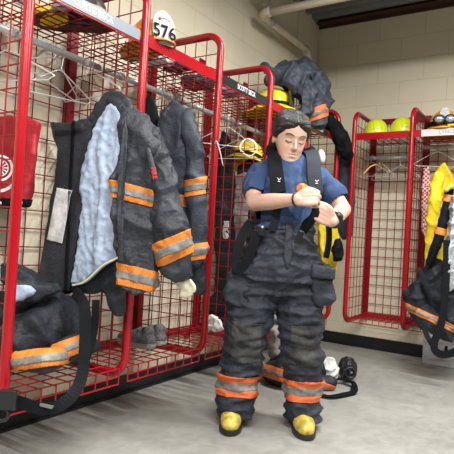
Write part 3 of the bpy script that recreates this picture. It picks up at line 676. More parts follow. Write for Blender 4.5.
slab(b, px([(109, 103), (101, 118), (88, 148), (81, 172), (83, 205), (77, 250), (71, 285), (86, 281), (104, 264), (122, 256), (122, 200), (126, 150), (124, 124), (116, 106)], Y=Y0-.02), .045)
limb(b, px([(108, 112), (102, 150), (104, 200), (98, 262)], Y=Y0-.035), [.012, .022, .020, .014], 10)
mold('lining', b, LINING, t, voxel=.006, smooth=5, folds=[(.010, (7, 7, 3), True), (.006, (26, 26, 20), True), (.003, (50, 50, 50), False)], seed=3)
strapobj('hem_piping', px([(73, 285), (86, 281), (104, 265), (120, 257)], Y=Y0-.045), .012, .008, HEM, t, up=(0, 0, 1))
b = bmesh.new()
slab(b, px([(66, 262), (104, 240), (122, 240), (131, 262), (130, 288), (100, 293), (62, 293)], Y=Y0+.03), .05)
limb(b, px([(112, 280, 2.26), (116, 298, 2.25), (119, 310, 2.25)]), [.045, .040, .030], 12)
slab(b, px([(96, 102), (110, 96), (120, 120), (120, 240), (90, 240), (92, 150), (86, 125)], Y=Y0+.03), .04)
mold('coat_back', b, CNAVY, t, voxel=.009, smooth=5, folds=FO2, seed=5)
b = bmesh.new()
limb(b, px([(88, 128, 2.36), (97, 112, 2.33), (107, 98, 2.31), (114, 93, 2.30)]), [.018, .022, .022, .018], 14)
limb(b, px([(110, 96, 2.31), (121, 97, 2.24), (129, 106, 2.20), (131, 117, 2.18)]), [.018, .019, .019, .015], 14)
limb(b, px([(108, 100, 2.28), (116, 103, 2.22), (123, 112, 2.19)]), [.014, .022, .018], 14)
mold('collar', b, CNAVY, t, voxel=.006, smooth=4, folds=[(.006, (12, 12, 12), True)], seed=8)
D1 = 2.17
b = bmesh.new()
slab(b, px([(122, 104, 2.20), (131, 109, 2.18), (142, 124, 2.17), (151, 150, 2.17), (154, 180, 2.17), (156, 220, 2.17), (157, 255, 2.17), (154, 292, 2.18), (136, 293, 2.15), (118, 287, 2.15), (117, 256, 2.15), (113, 210, 2.14), (113, 178, 2.14), (120, 150, 2.16)]), .075)
limb(b, px([(133, 116, 2.19), (142, 132, 2.17), (147, 150, 2.17)]), [.04, .055, .055], 14)
rp_ = mold('front_panel', b, CNAVY, t, voxel=.007, smooth=7, folds=[(.016, (7, 7, 5), True), (.006, (18, 18, 12), False), (.004, (36, 36, 26), True)], seed=21)
for p0, p1, h in (((110, 188), (154, 199), 17), ((116, 273), (158, 283), 21)):
    bb = bandpx(rp_, 'orange_band', p0, p1, h, 2.15, ORANGE, t); bandpx2(rp_, 'reflective_stripe', p0, p1, h*.36, 2.15, SILVER, bb, None, .0066, .0012)
b = bmesh.new(); slab(b, px([(125, 116, 2.12), (128, 132, 2.10), (126, 160, 2.088), (124, 200, 2.085), (124, 262, 2.085), (118, 262, 2.085), (117, 200, 2.085), (119, 160, 2.085), (122, 134, 2.10)]), .016)
mold('front_fly', b, CNAVY, t, voxel=.005, smooth=3, folds=[(.003, (12, 12, 12), True)], seed=9)
b = bmesh.new()
limb(b, px([(141, 122, 2.19), (156, 150, 2.19), (165, 190, 2.18), (171, 235, 2.15), (177, 268, 2.19)]), [.044, .050, .058, .072, .064], 18, 6)
sv = mold('sleeve', b, CNAVY, t, voxel=.007, smooth=5, folds=[(.015, (8, 8, 8), True), (.008, (18, 18, 18), True), (.003, (40, 40, 40), True)], seed=33)
bb = bandpx(sv, 'orange_band', (151, 258), (188, 242), 23, 2.15, ORANGE, t); bandpx2(sv, 'reflective_stripe', (151, 258), (188, 242), 8, 2.15, SILVER, bb, None, .0066, .0012)
b = bmesh.new(); limb(b, px([(148, 150, 2.09), (153, 170, 2.07), (156, 186, 2.07)]), [.012, .014, .012], 10)
tb = mold('shoulder_tab', b, CNAVY, t, voxel=.005, smooth=3)
M0 = frame(W(153.5, 172, D=2.048), (.12*RT.x-.0, .2*RT.y, -1), (RT.x, RT.y, .12), TOCAM)
text('red_lettering', 'FIRE', .026, frame(W(154, 173, D=2.035), -UP+RT*.2, RT+UP*.2, -FW), RINK, tb)
b = bmesh.new(); limb(b, [W(177, 276, D=2.20), W(182, 282, D=2.21), W(186, 287, D=2.21)], [.030, .028, .022], 12)
for k in range(4): limb(b, [W(181+k*3.2, 283, D=2.21), W(182+k*3.3, 290, D=2.205), W(181+k*3.3, 297-abs(k-1.2)*1.2, D=2.205)], [.009, .0095, .008], 8)
limb(b, [W(190, 281, D=2.20), W(194, 287, D=2.20), W(194, 291, D=2.20)], [.010, .0095, .008], 8)
tag(mold('work_glove', b, CREAM, None, voxel=.004, smooth=3), 'cream leather work glove tucked in the cuff of the open coat', 'glove')
r_ = W(112, 84, X=.25); hanger('wire hanger carrying the open coat with the blue lining', (.25, -3.12, 1.70), -.1, hz=.0)
# --- coat in the second locker
t = thing('turnout_coat', 'closed slate grey turnout coat with orange bands, hung inside above the sneakers', 'coat', W(180, 290, Y=-2.72))
D2 = 2.50
b = bmesh.new()
slab(b, px([(160, 112, 2.56), (172, 104, 2.58), (182, 108, 2.56), (192, 118, 2.54), (199, 126, 2.54), (201, 160, 2.55), (204, 205, 2.55), (206, 263, 2.56), (160, 266, 2.56), (152, 230, 2.56), (150, 160, 2.56)]), .10)
cb = mold('coat_body', b, NAVY2, t, voxel=.008, smooth=8, folds=[(.022, (6, 6, 5), True), (.008, (14, 14, 10), False), (.004, (34, 34, 26), True)], seed=41)
b = bmesh.new(); limb(b, px([(187, 118, 2.51), (194, 150, 2.49), (196, 200, 2.48), (197, 256, 2.50)]), [.040, .046, .048, .045], 16)
sv = mold('sleeve', b, NAVY2, t, voxel=.007, smooth=4, folds=[(.014, (8, 8, 8), True), (.005, (20, 20, 20), False)], seed=43)
for p0, p1, h in (((184, 189), (207, 185), 17), ((184, 254), (208, 250), 16)):
    bb = bandpx(sv, 'orange_band', p0, p1, h, 2.45, ORANGE, t); bandpx2(sv, 'reflective_stripe', p0, p1, h*.38, 2.45, SILVER, bb, None, .0066, .0012)
bb = bandpx(cb, 'orange_band', (150, 196), (190, 202), 12, 2.5, ORANGE, t)
b = bmesh.new(); limb(b, px([(161, 124, 2.52), (166, 113, 2.52), (173, 107, 2.53), (182, 112, 2.54)]), [.016, .018, .018, .014], 12)
mold('collar', b, NAVY2, t, voxel=.006, smooth=4, folds=[(.006, (12, 12, 12), True)], seed=48)
b = bmesh.new(); slab(b, px([(186, 262, 2.56), (206, 260, 2.56), (206, 290, 2.57), (200, 296, 2.57), (192, 292, 2.56)]), .05)
mold('coat_tail', b, NAVY, t, voxel=.008, smooth=5, folds=FO2, seed=12)
hanger('wire hanger carrying the closed slate grey coat', W(161, 92, X=.25), .1)
b = bmesh.new(); slab(b, px([(146, 100, 2.62), (152, 96, 2.62), (157, 106, 2.62), (158, 130, 2.62), (156, 152, 2.62), (146, 160, 2.62), (143, 130, 2.62)]), .05)
tag(mold('fire_hood', b, BLACK, None, voxel=.006, smooth=6, folds=[(.008, (12, 12, 8), True)]), 'black hood squeezed between the two hanging coats', 'hood')
# --- red bag and hangers in the nearest locker
t = thing('drawstring_bag', 'red cloth bag with a white printed emblem, behind the nearest post', 'bag', W(16, 205, Y=-3.42))
b = bmesh.new(); slab(b, px([(-12, 114), (14, 118), (40, 122), (35, 165), (28, 206), (8, 205), (-14, 203)], Y=-3.42), .06)
bg = mold('bag_body', b, RBAG, t, voxel=.008, smooth=7, folds=[(.012, (7, 7, 4), True), (.004, (24, 24, 18), False)], seed=2)
bandpx(bg, 'black_hem', (-14, 201), (30, 203), 8, 1.98, BLACK, t)
b = bmesh.new(); c = W(-1, 171, Y=-3.462)
def ring2(b, c, r0, r1, a0, a1, n=24, nrm=TOCAM, th=.002):
    nrm = Vector(nrm).normalized(); u = Vector((0, 0, 1)).cross(nrm).normalized(); v = nrm.cross(u)
    P0 = [c+(u*cos(a)+v*sin(a))*r0 for a in [a0+(a1-a0)*k/n for k in range(n+1)]]; P1 = [c+(u*cos(a)+v*sin(a))*r1 for a in [a0+(a1-a0)*k/n for k in range(n+1)]]
    for k in range(n): slab(b, [P0[k], P0[k+1], P1[k+1], P1[k]], th, nrm)
e0 = W(0, 168, D=1.905)
ring2(b, e0, .040, .048, 0, 2*pi); ring2(b, e0, .028, .031, 0, 2*pi)
for k in range(6): a = k*pi/6; ring2(b, e0, .004, .028, a, a+.16, 1); ring2(b, e0, .004, .028, a+pi, a+pi+.16, 1)
ring2(b, e0-Vector((0, 0, .022)), .055, .066, 3.6, 5.8, 10)
obj('printed_emblem', b, WINK, t)
for xx in (0, 21): b = bmesh.new(); c = W(xx, 203, D=1.90); tube(b, [c, c+TOCAM*.004], .006, 12); obj('grommet', b, CHROME, t, True)
hanger('wire hanger at the near end of the rod, above the red bag', W(9, 29, X=.25), .35, hz=.05)
hanger('bare wire hanger in the nearest locker, second from the open coat', (.25, -3.33, 1.70), R(108), wd=.40, tilt=.02)
hanger('bare wire hanger in the nearest locker, closest to the open coat', (.25, -3.29, 1.70), R(98), wd=.40, hz=.045, tilt=-.02)
# --- heap in the nearest locker
t = thing('bunker_trousers', 'heap of dark bunker trousers with orange cuffs on the nearest locker floor', 'trousers', (.28, -3.25, .335))
b = bmesh.new()
limb(b, [(.10, -3.50, .44), (.26, -3.40, .46), (.36, -3.20, .44)], [.10, .115, .09], 16)
limb(b, [(.16, -3.05, .41), (.28, -3.16, .45), (.36, -3.30, .54)], [.07, .085, .09], 16)
limb(b, [(.15, -3.52, .58), (.27, -3.42, .60), (.30, -3.25, .58), (.26, -3.12, .52)], [.085, .085, .080, .06], 16)
limb(b, [(.35, -3.50, .50), (.38, -3.38, .53), (.34, -3.22, .54)], [.07, .09, .07], 16)
ell(b, (.22, -3.3, .51), (.16, .20, .12))
hp = mold('trousers_heap', b, NAVY, t, voxel=.009, smooth=5, folds=[(.030, (6, 6, 7), True), (.012, (13, 13, 15), False), (.006, (30, 30, 34), True)], seed=6)
b = bmesh.new(); limb(b, [W(22, 360, D=1.86), W(36, 362, D=1.85), W(52, 360, D=1.87), (.28, -3.18, .40)], [.036, .040, .038, .04], 16)
cf = mold('trouser_cuff', b, NAVY, t, voxel=.006, smooth=4, folds=[(.006, (14, 14, 14), True)], seed=7)
bb = bandpx(cf, 'orange_band', (10, 362), (66, 355), 17, 1.83, ORANGE, cf.parent, off=.004); bandpx2(cf, 'reflective_stripe', (10, 363), (66, 356), 6, 1.83, SILVER, bb, None, .008, .0012)
b = bmesh.new(); limb(b, [W(62, 352, D=2.02), W(70, 348, D=2.02), W(78, 344, D=2.06)], [.045, .048, .045], 14)
cf = mold('trouser_cuff', b, NAVY, t, voxel=.006, smooth=4); bb = bandpx(cf, 'orange_band', (58, 352), (82, 343), 16, 2.0, ORANGE, t, off=.003); bandpx2(cf, 'reflective_stripe', (58, 352), (82, 343), 5, 2.0, SILVER, bb, None, .0066, .0012)
strapobj('hanging_strap', [W(74, 292, D=2.02), W(84, 305, D=1.95), W(85, 340, D=1.92), W(82, 375, D=1.88), W(70, 398, D=1.83), W(48, 409, D=1.79), W(22, 403, D=1.76), W(6, 398, D=1.74)], .042, .005, BLACK, t, up=[FW+UP*0 for _ in range(43)])
strapobj('hanging_strap', [W(96, 300, D=2.06), W(94, 330, D=2.05), W(86, 360, D=2.02), W(80, 378, D=2.0)], .03, .005, BLACK, t, up=[FW for _ in range(19)])
b = bmesh.new(); slab(b, [W(40, 403, D=1.775), W(54, 406, D=1.775), W(52, 409, D=1.775), W(40, 406, D=1.775)], .004); obj('woven_label', b, SILVER, t)
b = bmesh.new(); c = W(8, 399, D=1.72); rbox(b, (-.028, -.012, -.035), (.028, .012, .030), .006, Matrix.Translation(c) @ Matrix.Rotation(YAW, 4, 'Z')); obj('strap_buckle', b, PLAST, t)
b = bmesh.new(); c = W(2, 414, D=1.72); tube(b, [c+(RT*cos(a)+UP*sin(a))*.022 for a in [k*pi/8 for k in range(17)]], .006, 8, caps=False); obj('buckle_ring', b, PLAST, t, True)
b = bmesh.new(); slab(b, px([(6, 262, 2.02), (18, 264, 2.04), (38, 274, 2.08), (42, 284, 2.08), (14, 286, 2.03), (4, 280, 2.0)]), .10)
slab(b, px([(12, 284, 2.02), (36, 284, 2.05), (56, 282, 2.1), (60, 292, 2.1), (30, 303, 2.04), (10, 300, 2.0)]), .08)
o = tag(mold('folded_coat', b, NAVY, None, voxel=.007, smooth=5, folds=[(.010, (9, 9, 9), True)], seed=3), 'folded dark coat lying on top of the trouser heap', 'coat')
b = bmesh.new(); slab(b, px([(12, 284, 1.965), (28, 286, 1.97), (38, 291, 2.0), (26, 298, 1.98), (12, 303, 1.95)]), .03)
lo_ = mold('coat_lining', b, LINING, None, voxel=.006, smooth=4, folds=[(.008, (14, 14, 14), True)], seed=3); lo_.parent = o; lo_.location = lo_.location-o.location
# --- sneakers
def sneaker(label, M_):
    t = thing('sneaker', label, 'shoe', M_.translation, 'grey running shoes', rz=0)
    b = bmesh.new()
    limb(b, [M_ @ Vector(p) for p in ((-.105, 0, .048), (-.03, 0, .052), (.06, 0, .042), (.115, 0, .034))], [.034, .038, .040, .030], 14, 4)
    limb(b, [M_ @ Vector(p) for p in ((-.085, 0, .055), (-.095, 0, .098))], [.032, .030], 14, 4); limb(b, [M_ @ Vector(p) for p in ((.02, 0, .055), (-.035, 0, .088))], [.030, .024], 12, 4)
    u = mold('shoe_upper', b, mat('grey_mesh_knit', (.20, .20, .22), .8, var=.45, vscale=110, bump=.4, bscale=160, col2=(.26, .25, .26)), t, voxel=.005, smooth=3)
    b = bmesh.new(); out = spline([Vector(p+(0,)) for p in ((-.140, 0), (-.125, .033), (-.03, .036), (.06, .046), (.125, .036), (.150, 0), (.125, -.036), (.06, -.046), (-.03, -.036), (-.125, -.033), (-.140, 0))], 3)[:-1]
    vs = [[b.verts.new(M_ @ Vector((p.x*s, p.y*s, z+.012*max(0, (abs(p.x)-.09)/.06)))) for p in out] for z, s in ((0, .95), (.01, 1), (.026, .98), (.030, .85))]
    for A, B_ in zip(vs, vs[1:]):
        for i in range(len(A)): b.faces.new((A[i], A[(i+1) % len(A)], B_[(i+1) % len(A)], B_[i]))
    b.faces.new(vs[0][::-1]); b.faces.new(vs[-1]); obj('shoe_sole', b, mat('off_white_sole', (.42, .40, .34), .6), t)
    b = bmesh.new(); ell(b, M_ @ Vector((-.078, 0, .112)), (.030, .022, .010), M_.to_3x3()); obj('shoe_opening_shade', b, RUBBER, t, True)  # black cap stands in for the shade inside the shoe
    b = bmesh.new()
    for k in range(4): x = .035-.02*k; tube(b, [M_ @ Vector((x, -.024, .073+.009*k)), M_ @ Vector((x, 0, .083+.010*k)), M_ @ Vector((x, .024, .073+.009*k))], .003, 6)
    obj('laces', b, GCLOTH, t, True)
ZF = ZB+.035+.007
sneaker('grey knit running shoe nearer the front of the basket', Matrix.Translation((.245, -2.69, ZF)) @ Matrix.Rotation(R(176), 4, 'Z') @ Matrix.Scale(.92, 4))
sneaker('grey knit running shoe on the wall side of its pair', Matrix.Translation((.235, -2.575, ZF)) @ Matrix.Rotation(R(168), 4, 'Z') @ Matrix.Scale(.92, 4))
# --- helmets
def fire_helmet(label, c, ang, shell, band_m=BLACK, shield=WHITE, num=None, group='traditional fire helmets', k=1.0, tilt=0, goggles=False, tip=0, sc_=1, sdz=0):
    c = Vector(c); t = thing('fire_helmet', label, 'helmet', c, group)
    M_ = Matrix.Translation(c) @ Matrix.Rotation(ang, 4, 'Z') @ Matrix.Rotation(tilt, 4, 'Y') @ Matrix.Rotation(tip, 4, 'X') @ Matrix.Scale(k, 4)
    b = bmesh.new(); seg = 48; prof = [(0, .168), (.03, .166), (.06, .154), (.085, .130), (.100, .098), (.106, .060), (.108, .045)]; rings = []
    for r, z in prof:
        rings.append([b.verts.new(M_ @ Vector((1.12*r*(1+.0*k_)*cos(2*pi*k_/seg)*(1+.03*(abs(cos(4*2*pi*k_/seg))**6)*(r > .01)), .93*r*sin(2*pi*k_/seg)*(1+.03*(abs(cos(4*2*pi*k_/seg))**6)*(r > .01)), z+.004*(abs(cos(4*2*pi*k_/seg))**6)*(r > .01)))) for k_ in range(seg)] if r > 0 else [b.verts.new(M_ @ Vector((0, 0, z)))])
    for A, B_ in zip(rings, rings[1:]):
        for i in range(seg):
            j = (i+1) % seg
            b.faces.new((A[0], B_[j], B_[i]) if len(A) == 1 else (A[i], A[j], B_[j], B_[i]))
    sh = obj('helmet_shell', b, shell, t, True); md = sh.modifiers.new('s', 'SOLIDIFY'); md.thickness = .004
    b = bmesh.new(); rr = []
    for q, dz in ((0, .048), (.4, .040), (.8, .030), (1, .026), (1.0, .018), (.8, .022), (0, .040)):
        row = []
        for i in range(seg):
            a = 2*pi*i/seg; ext = .030+.020*max(0, cos(a))+.055*max(0, -cos(a))**1.5; r0x, r0y = 1.12*.108, .93*.108
            row.append(b.verts.new(M_ @ Vector(((r0x+ext*q)*cos(a), (r0y+ext*q*.8)*sin(a), dz-.02*q*max(0, -cos(a))))))
        rr.append(row)
    for A, B_ in zip(rr, rr[1:]):
        for i in range(seg): b.faces.new((A[i], A[(i+1) % seg], B_[(i+1) % seg], B_[i]))
    obj('brim', b, shell, t, True)
    b = bmesh.new(); tube(b, [M_ @ Vector((1.145*.108*cos(a), .955*.108*sin(a), .062)) for a in [2*pi*i/32 for i in range(33)]], 1, flat=(.022, .004), up=[M_.to_3x3() @ Vector((cos(a), sin(a), 0)) for a in [2*pi*i/32 for i in range(33)]], caps=False); obj('helmet_band', b, band_m, t)
    if shield:
        out = [(-.046, 0), (-.058, .05), (-.052, .10), (-.030, .128), (0, .140), (.030, .128), (.052, .10), (.058, .05), (.046, 0)]
        b = bmesh.new(); A = []; B_ = []
        for y, z in out:
            x = .132-.10*y*y/.058*.3-.25*z*.25; A.append(b.verts.new(M_ @ Vector((x+.006, y*sc_, .050+z*sc_+sdz)))); B_.append(b.verts.new(M_ @ Vector((x, y*sc_, .050+z*sc_+sdz))))
        b.faces.new(A); b.faces.new(B_[::-1])
        for i in range(len(A)): j = (i+1) % len(A); b.faces.new((A[i], A[j], B_[j], B_[i]))
        fs = obj('front_shield', b, shield, t)
        if num:
            R3 = M_.to_3x3().normalized(); xa, ya, za = R3 @ Vector((0, 1, 0)), R3 @ Vector((-.06, 0, 1)), R3 @ Vector((1, 0, .06))
            text('shield_number', num, .088, frame(M_ @ Vector((.1405, -.002, .070)), xa, ya, za) @ Matrix.Diagonal((1.05, 1, 1, 1)), INK, fs)
            for zz, hh in ((.016, .003), (.134, .003)):
                b = bmesh.new(); tube(b, spline([M_ @ Vector((.138-(zz-.1)*.06, y, zz+dz)) for y, dz in ((-.040, 0), (0, .012), (.040, 0))], 5), .0014, 6); obj('shield_line', b, INK, fs)
            b = bmesh.new(); c2 = M_ @ Vector((.132, -.030, .138)); tube(b, [c2, c2+R3 @ Vector((.003, 0, 0))], .008, 5); obj('red_mark', b, RINK, fs)
    return t, M_
NH = Vector((RT.x, RT.y, 0)).normalized()
a576 = math.atan2(NH.y*.72+TOCAM.y*.70, NH.x*.72+TOCAM.x*.70)
c576 = W(140, 42, X=.36); c576 = Vector((.385, -2.885, ZS+.003-.016))
fire_helmet('yellow and orange fire helmet with white front shield numbered 576', c576, a576, AMB, YEL, mat('shield_white', (.50, .50, .48), .45), '576', k=.88, sc_=1.32, sdz=-.045, tip=R(4))
cy_ = W(271, 100, X=.30); fire_helmet('yellow fire helmet with a black band above the firefighter, left of the dark coat', (.33, -1.50, ZS-.010), R(5), YEL, BLACK, mat('brass_black_shield', (.10, .085, .05), .4, .4, var=.5, vscale=40), k=1.12, sc_=.8)
fire_helmet('small yellow fire helmet half under the dark coat heap', (.36, -1.06, ZS-.010), R(20), YEL, BLACK, None, k=.90)
h_, M_ = fire_helmet('yellow fire helmet hanging among dark gear behind chrome hangers', (.225, -1.67, 1.44), R(-30), YEL, BLACK, None, k=1.08, tilt=R(0), tip=R(-12))
b = bmesh.new()
for s_ in (0, .4): tube(b, spline([W(241+s_*6, 152, D=3.1), W(240, 145+s_*8, D=3.1), W(246, 139, D=3.1), W(254, 141+s_*4, D=3.1), (W(257, 150, D=3.1)), W(250, 156, D=3.1), W(243, 153, D=3.1)], 5), .0028, 6)
tag(obj('wire_loop', b, mat('white_wire', (.7, .7, .66), .4), None, True), 'loop of pale wire hanging in front of the yellow helmet', 'wire')
fire_helmet('dark helmet cut off by the top of the picture, above the first name plate', (.30, -3.25, ZS-.012), R(40), mat('worn_black_helmet', (.03, .03, .028), .4, var=.5, vscale=20), mat('beige_band', (.35, .33, .26), .6), None, k=.95)
def bump_cap(label, c, ang, shell, r=.100):
    c = Vector(c); t = thing('rescue_helmet', label, 'helmet', c, 'lime helmets on the far shelf'); M_ = Matrix.Translation(c) @ Matrix.Rotation(ang, 4, 'Z')
    b = bmesh.new(); lathe(b, [(0, .150), (.03, .147), (.06, .134), (.085, .108), (.100, .070), (.106, .030), (.108, .012), (.104, .008), (.098, .03), (.08, .09), (0, .14)], 40, M_ @ Matrix.Diagonal((1.12, .96, 1, 1)))
    sh = obj('helmet_shell', b, shell, t, True)
    for y in (-.030, 0, .030):
        b = bmesh.new(); n_ = 14; tube(b, [M_ @ Vector((1.12*.104*cos(a), y, .012+.140*sin(a)*(1-abs(y)*1.2))) for a in [.25+(pi-.5)*i/n_ for i in range(n_+1)]], .006, 8); obj('ridge', b, shell, t, True)
    b = bmesh.new(); n_ = 20; A = []; B_ = []
    for i in range(n_+1):
        a = -1.25+2.5*i/n_; A.append(M_ @ Vector((1.12*.106*cos(a), .96*.106*sin(a), .020))); B_.append(M_ @ Vector((1.12*.106*cos(a)+.035*cos(a)**.5, 1.0*.108*sin(a), .006)))
    slab(b, A+B_[::-1], .005, (0, 0, 1)); obj('peak', b, shell, t)
    b = bmesh.new(); c2 = M_ @ Vector((.116, 0, .055)); d2 = M_.to_3x3() @ Vector((1, 0, .25)); tube(b, [c2, c2+d2*.006], .009, 12); obj('front_badge', b, WHITE, t, True)
bump_cap('lime yellow rescue helmet at the left end of the far shelf', (.735, -.37, ZSB+.002), R(-65), LIME)
bump_cap('lime yellow rescue helmet beside the middle post on the far shelf', (.955, -.37, ZSB+.002), R(-60), LIME)
t, M_ = fire_helmet('amber fire helmet with silver shield and goggles on the far right shelf', (1.285, -.37, ZSB-.014), R(-80), AMB, BLACK, mat('aluminium_shield', (.20, .205, .20), .4, .2, var=.4, vscale=60), k=1.16, sc_=.50, sdz=.045)
b = bmesh.new(); n_ = 24; tube(b, [M_ @ Vector((1.35*.108*cos(a), 1.15*.108*sin(a), .052+.012*cos(a))) for a in [-2.2+4.4*i/n_ for i in range(n_+1)]], 1, flat=(.028, .004), up=[M_.to_3x3() @ Vector((cos(a), sin(a), 0)) for a in [-2.2+4.4*i/n_ for i in range(n_+1)]]); gs = obj('goggle_strap', b, BLACK, t)
for s in (-1, 1):
    b = bmesh.new(); c2 = M_ @ Vector((.162, s*.034, .075)); R3 = M_.to_3x3().normalized(); ell(b, c2, (.014, .046, .038), R3); gf = obj('goggle_frame', b, PLAST, t, True)
    b = bmesh.new(); ell(b, c2+R3 @ Vector((.009, 0, 0)), (.010, .033, .026), R3); obj('goggle_lens', b, GOGG, gf, True)
b = bmesh.new(); slab(b, [M_ @ Vector(p) for p in ((.168, .02, .030), (.172, .06, .028), (.172, .09, .036), (.172, .09, .044), (.176, .05, .040), (.170, .02, .040))], .004); obj('yellow_trim', b, YCLOTH, t)
# --- small things on the shelves
def lump(name, label, cat, c, r, m, seed=0, group=None, amp=.012, rot=0):
    b = bmesh.new(); M3 = Matrix.Rotation(rot, 3, 'Z'); ell(b, c, r, M3); ell(b, Vector(c)+M3 @ Vector((r[0]*.5, r[1]*.3, -r[2]*.1)), (r[0]*.7, r[1]*.8, r[2]*.8), M3)
    o = mold(name, b, m, None, voxel=max(.004, min(r)*.12), smooth=3, folds=[(amp, (14, 14, 14), True), (amp*.4, (34, 34, 34), False)], seed=seed)
    zmin = min(v.co.z for v in o.data.vertices); return tag(o, label, cat, group)
SH = ZS-.004
lump('folded_cloth', 'folded yellow cloth lying on the first shelf', 'cloth', (.16, -3.32, SH+.035), (.07, .09, .030), YCLOTH, 1)
lump('work_glove', 'white cotton glove on the near end of the first shelf', 'glove', (.24, -3.50, SH+.022), (.06, .03, .020), WCLOTH, 2)
lump('work_glove', 'grey leather glove on the second shelf, nearest the numbered helmet', 'glove', (.20, -2.78, SH+.03), (.09, .05, .028), GCLOTH, 3)
lump('work_glove', 'pale glove in the middle of the second shelf', 'glove', (.26, -2.66, SH+.03), (.07, .045, .026), WCLOTH, 4)
lump('work_glove', 'dark glove at the far end of the second shelf', 'glove', (.28, -2.54, SH+.035), (.08, .05, .032), NAVY, 5)
lump('knit_cap', 'dark knitted cap at the back of the third shelf', 'cap', (.16, -2.20, SH+.05), (.10, .09, .045), NAVY, 6)
lump('work_glove', 'pale glove on the third shelf behind the black name plate', 'glove', (.30, -2.02, SH+.03), (.08, .05, .028), GCLOTH, 7)
# --- gear beyond the third locker's side grid (it hangs in the fourth locker)
b = bmesh.new(); slab(b, px([(217, 146), (223, 132), (231, 138), (235, 160), (236, 210), (238, 290), (230, 306), (217, 302), (215, 240), (215, 180)], Y=-1.73), .08)
tag(mold('turnout_coat', b, NAVY, None, voxel=.009, smooth=5, folds=FO, seed=61), 'black coat hanging beyond the side grid, directly left of the yellow helmet', 'coat')
b = bmesh.new(); slab(b, px([(237, 166), (250, 160), (262, 166), (266, 200), (264, 262), (250, 276), (238, 262), (234, 220)], Y=-1.66), .10)
tag(mold('turnout_coat', b, CNAVY, None, voxel=.009, smooth=5, folds=FO, seed=64), 'dark grey jacket hanging under the yellow helmet beyond the side grid', 'coat')
b = bmesh.new(); slab(b, px([(236, 176), (246, 172), (249, 200), (246, 246), (238, 256), (233, 220)], Y=-1.755), .04)
tag(mold('hanging_towel', b, mat('grey_towel', (.20, .195, .19), .85, var=.35, wr=.5, bump=.3), None, voxel=.006, smooth=4, folds=FO2, seed=62), 'grey towel hanging beyond the side grid, left of the firefighter', 'towel')
b = bmesh.new(); random.seed(5); c = W(226, 230, Y=-1.79)
for k in range(7): tube(b, spline([c+Vector((random.uniform(-.02, .02), random.uniform(-.010, .010), .06-.024*j)) for j in range(6)], 4), .0045, 6)
tag(obj('rope_bundle', b, WCLOTH, None, True), 'small bundle of white cord hanging on the black coat', 'rope')
b = bmesh.new(); limb(b, [(.10, -1.74, .44), (.22, -1.66, .50), (.36, -1.60, .44)], [.08, .11, .08], 14); ell(b, (.30, -1.50, .46), (.12, .16, .12))
tag(mold('gear_bag', b, NAVY, None, voxel=.009, smooth=4, folds=FO, seed=63), 'dark slouching gear bag on the locker floor left of the knee', 'bag')
lump('work_glove', 'dull green glove wedged on the gear bag left of the knee', 'glove', (.36, -1.72, .56), (.05, .03, .05), mat('olive_cloth', (.10, .11, .05), .8), 15)
b = bmesh.new(); slab(b, px([(203, 320), (212, 316), (220, 320), (223, 329), (214, 331), (203, 331)], Y=-2.05), .08)
tag(mold('white_rag', b, WCLOTH, None, voxel=.005, smooth=4, folds=[(.014, (20, 20, 20), True)], seed=9), 'crumpled white rag on the third locker floor beside the firefighter', 'rag')
hanger('chrome hanger hooked at the far end of the third locker rod', W(238, 131, X=.27), .2, hz=.03)
hanger('chrome hanger turned sideways next to the third locker post', W(228, 119, X=.25), .9, hz=.02, wd=.36)
b = bmesh.new(); tube(b, spline([W(205+10, 144, D=2.86), W(215, 142, D=2.85), W(217, 142, D=2.84), W(220, 152, D=2.84), W(223, 166, D=2.84)], 4), .0035, 8)
tag(obj('steel_hook', b, WIRE, None, True), 'bent steel hook on the third front post', 'hook')
# --- fourth and fifth lockers
b = bmesh.new(); slab(b, px([(276, 150), (286, 140), (304, 150), (308, 220), (304, 290), (272, 290), (270, 220)], Y=-1.10), .14)
tag(mold('turnout_coat', b, NAVY, None, voxel=.011, smooth=6, folds=FO, seed=71), 'black coat hanging right behind the firefighter in the last left locker', 'coat')
t = thing('yellow_jacket', 'yellow jacket with a black strap hanging beside the watch hand', 'jacket', W(326, 272, Y=-.74))
b = bmesh.new(); slab(b, px([(318, 200), (328, 198), (336, 210), (338, 240), (336, 268), (328, 276), (320, 270), (318, 240)], Y=-.74), .09)
mold('jacket_body', b, YCLOTH, t, voxel=.007, smooth=5, folds=[(.012, (9, 9, 7), True), (.005, (26, 26, 20), False)], seed=5)
strapobj('black_strap', [W(323, 200, D=3.86), W(328, 220, D=3.84), W(329, 240, D=3.85), W(326, 258, D=3.87)], .045, .006, BLACK, t)
lump('air_bottle_pouch', 'small black pouch behind the yellow jacket', 'pouch', W(337, 250, D=4.1), (.04, .05, .09), BLACK, 8)
t = thing('face_mask', 'black and white breathing mask hanging above the right shoulder', 'mask', W(318, 168, D=4.1))
b = bmesh.new(); ell(b, W(316, 158, D=4.1), (.055, .05, .062)); mold('mask_shell', b, PLAST, t, voxel=.006, smooth=2)
b = bmesh.new(); ell(b, W(321.5, 156, D=4.06), (.030, .03, .055), Matrix.Rotation(R(-14), 3, 'Y')); obj('white_cover', b, WHITE, t, True)
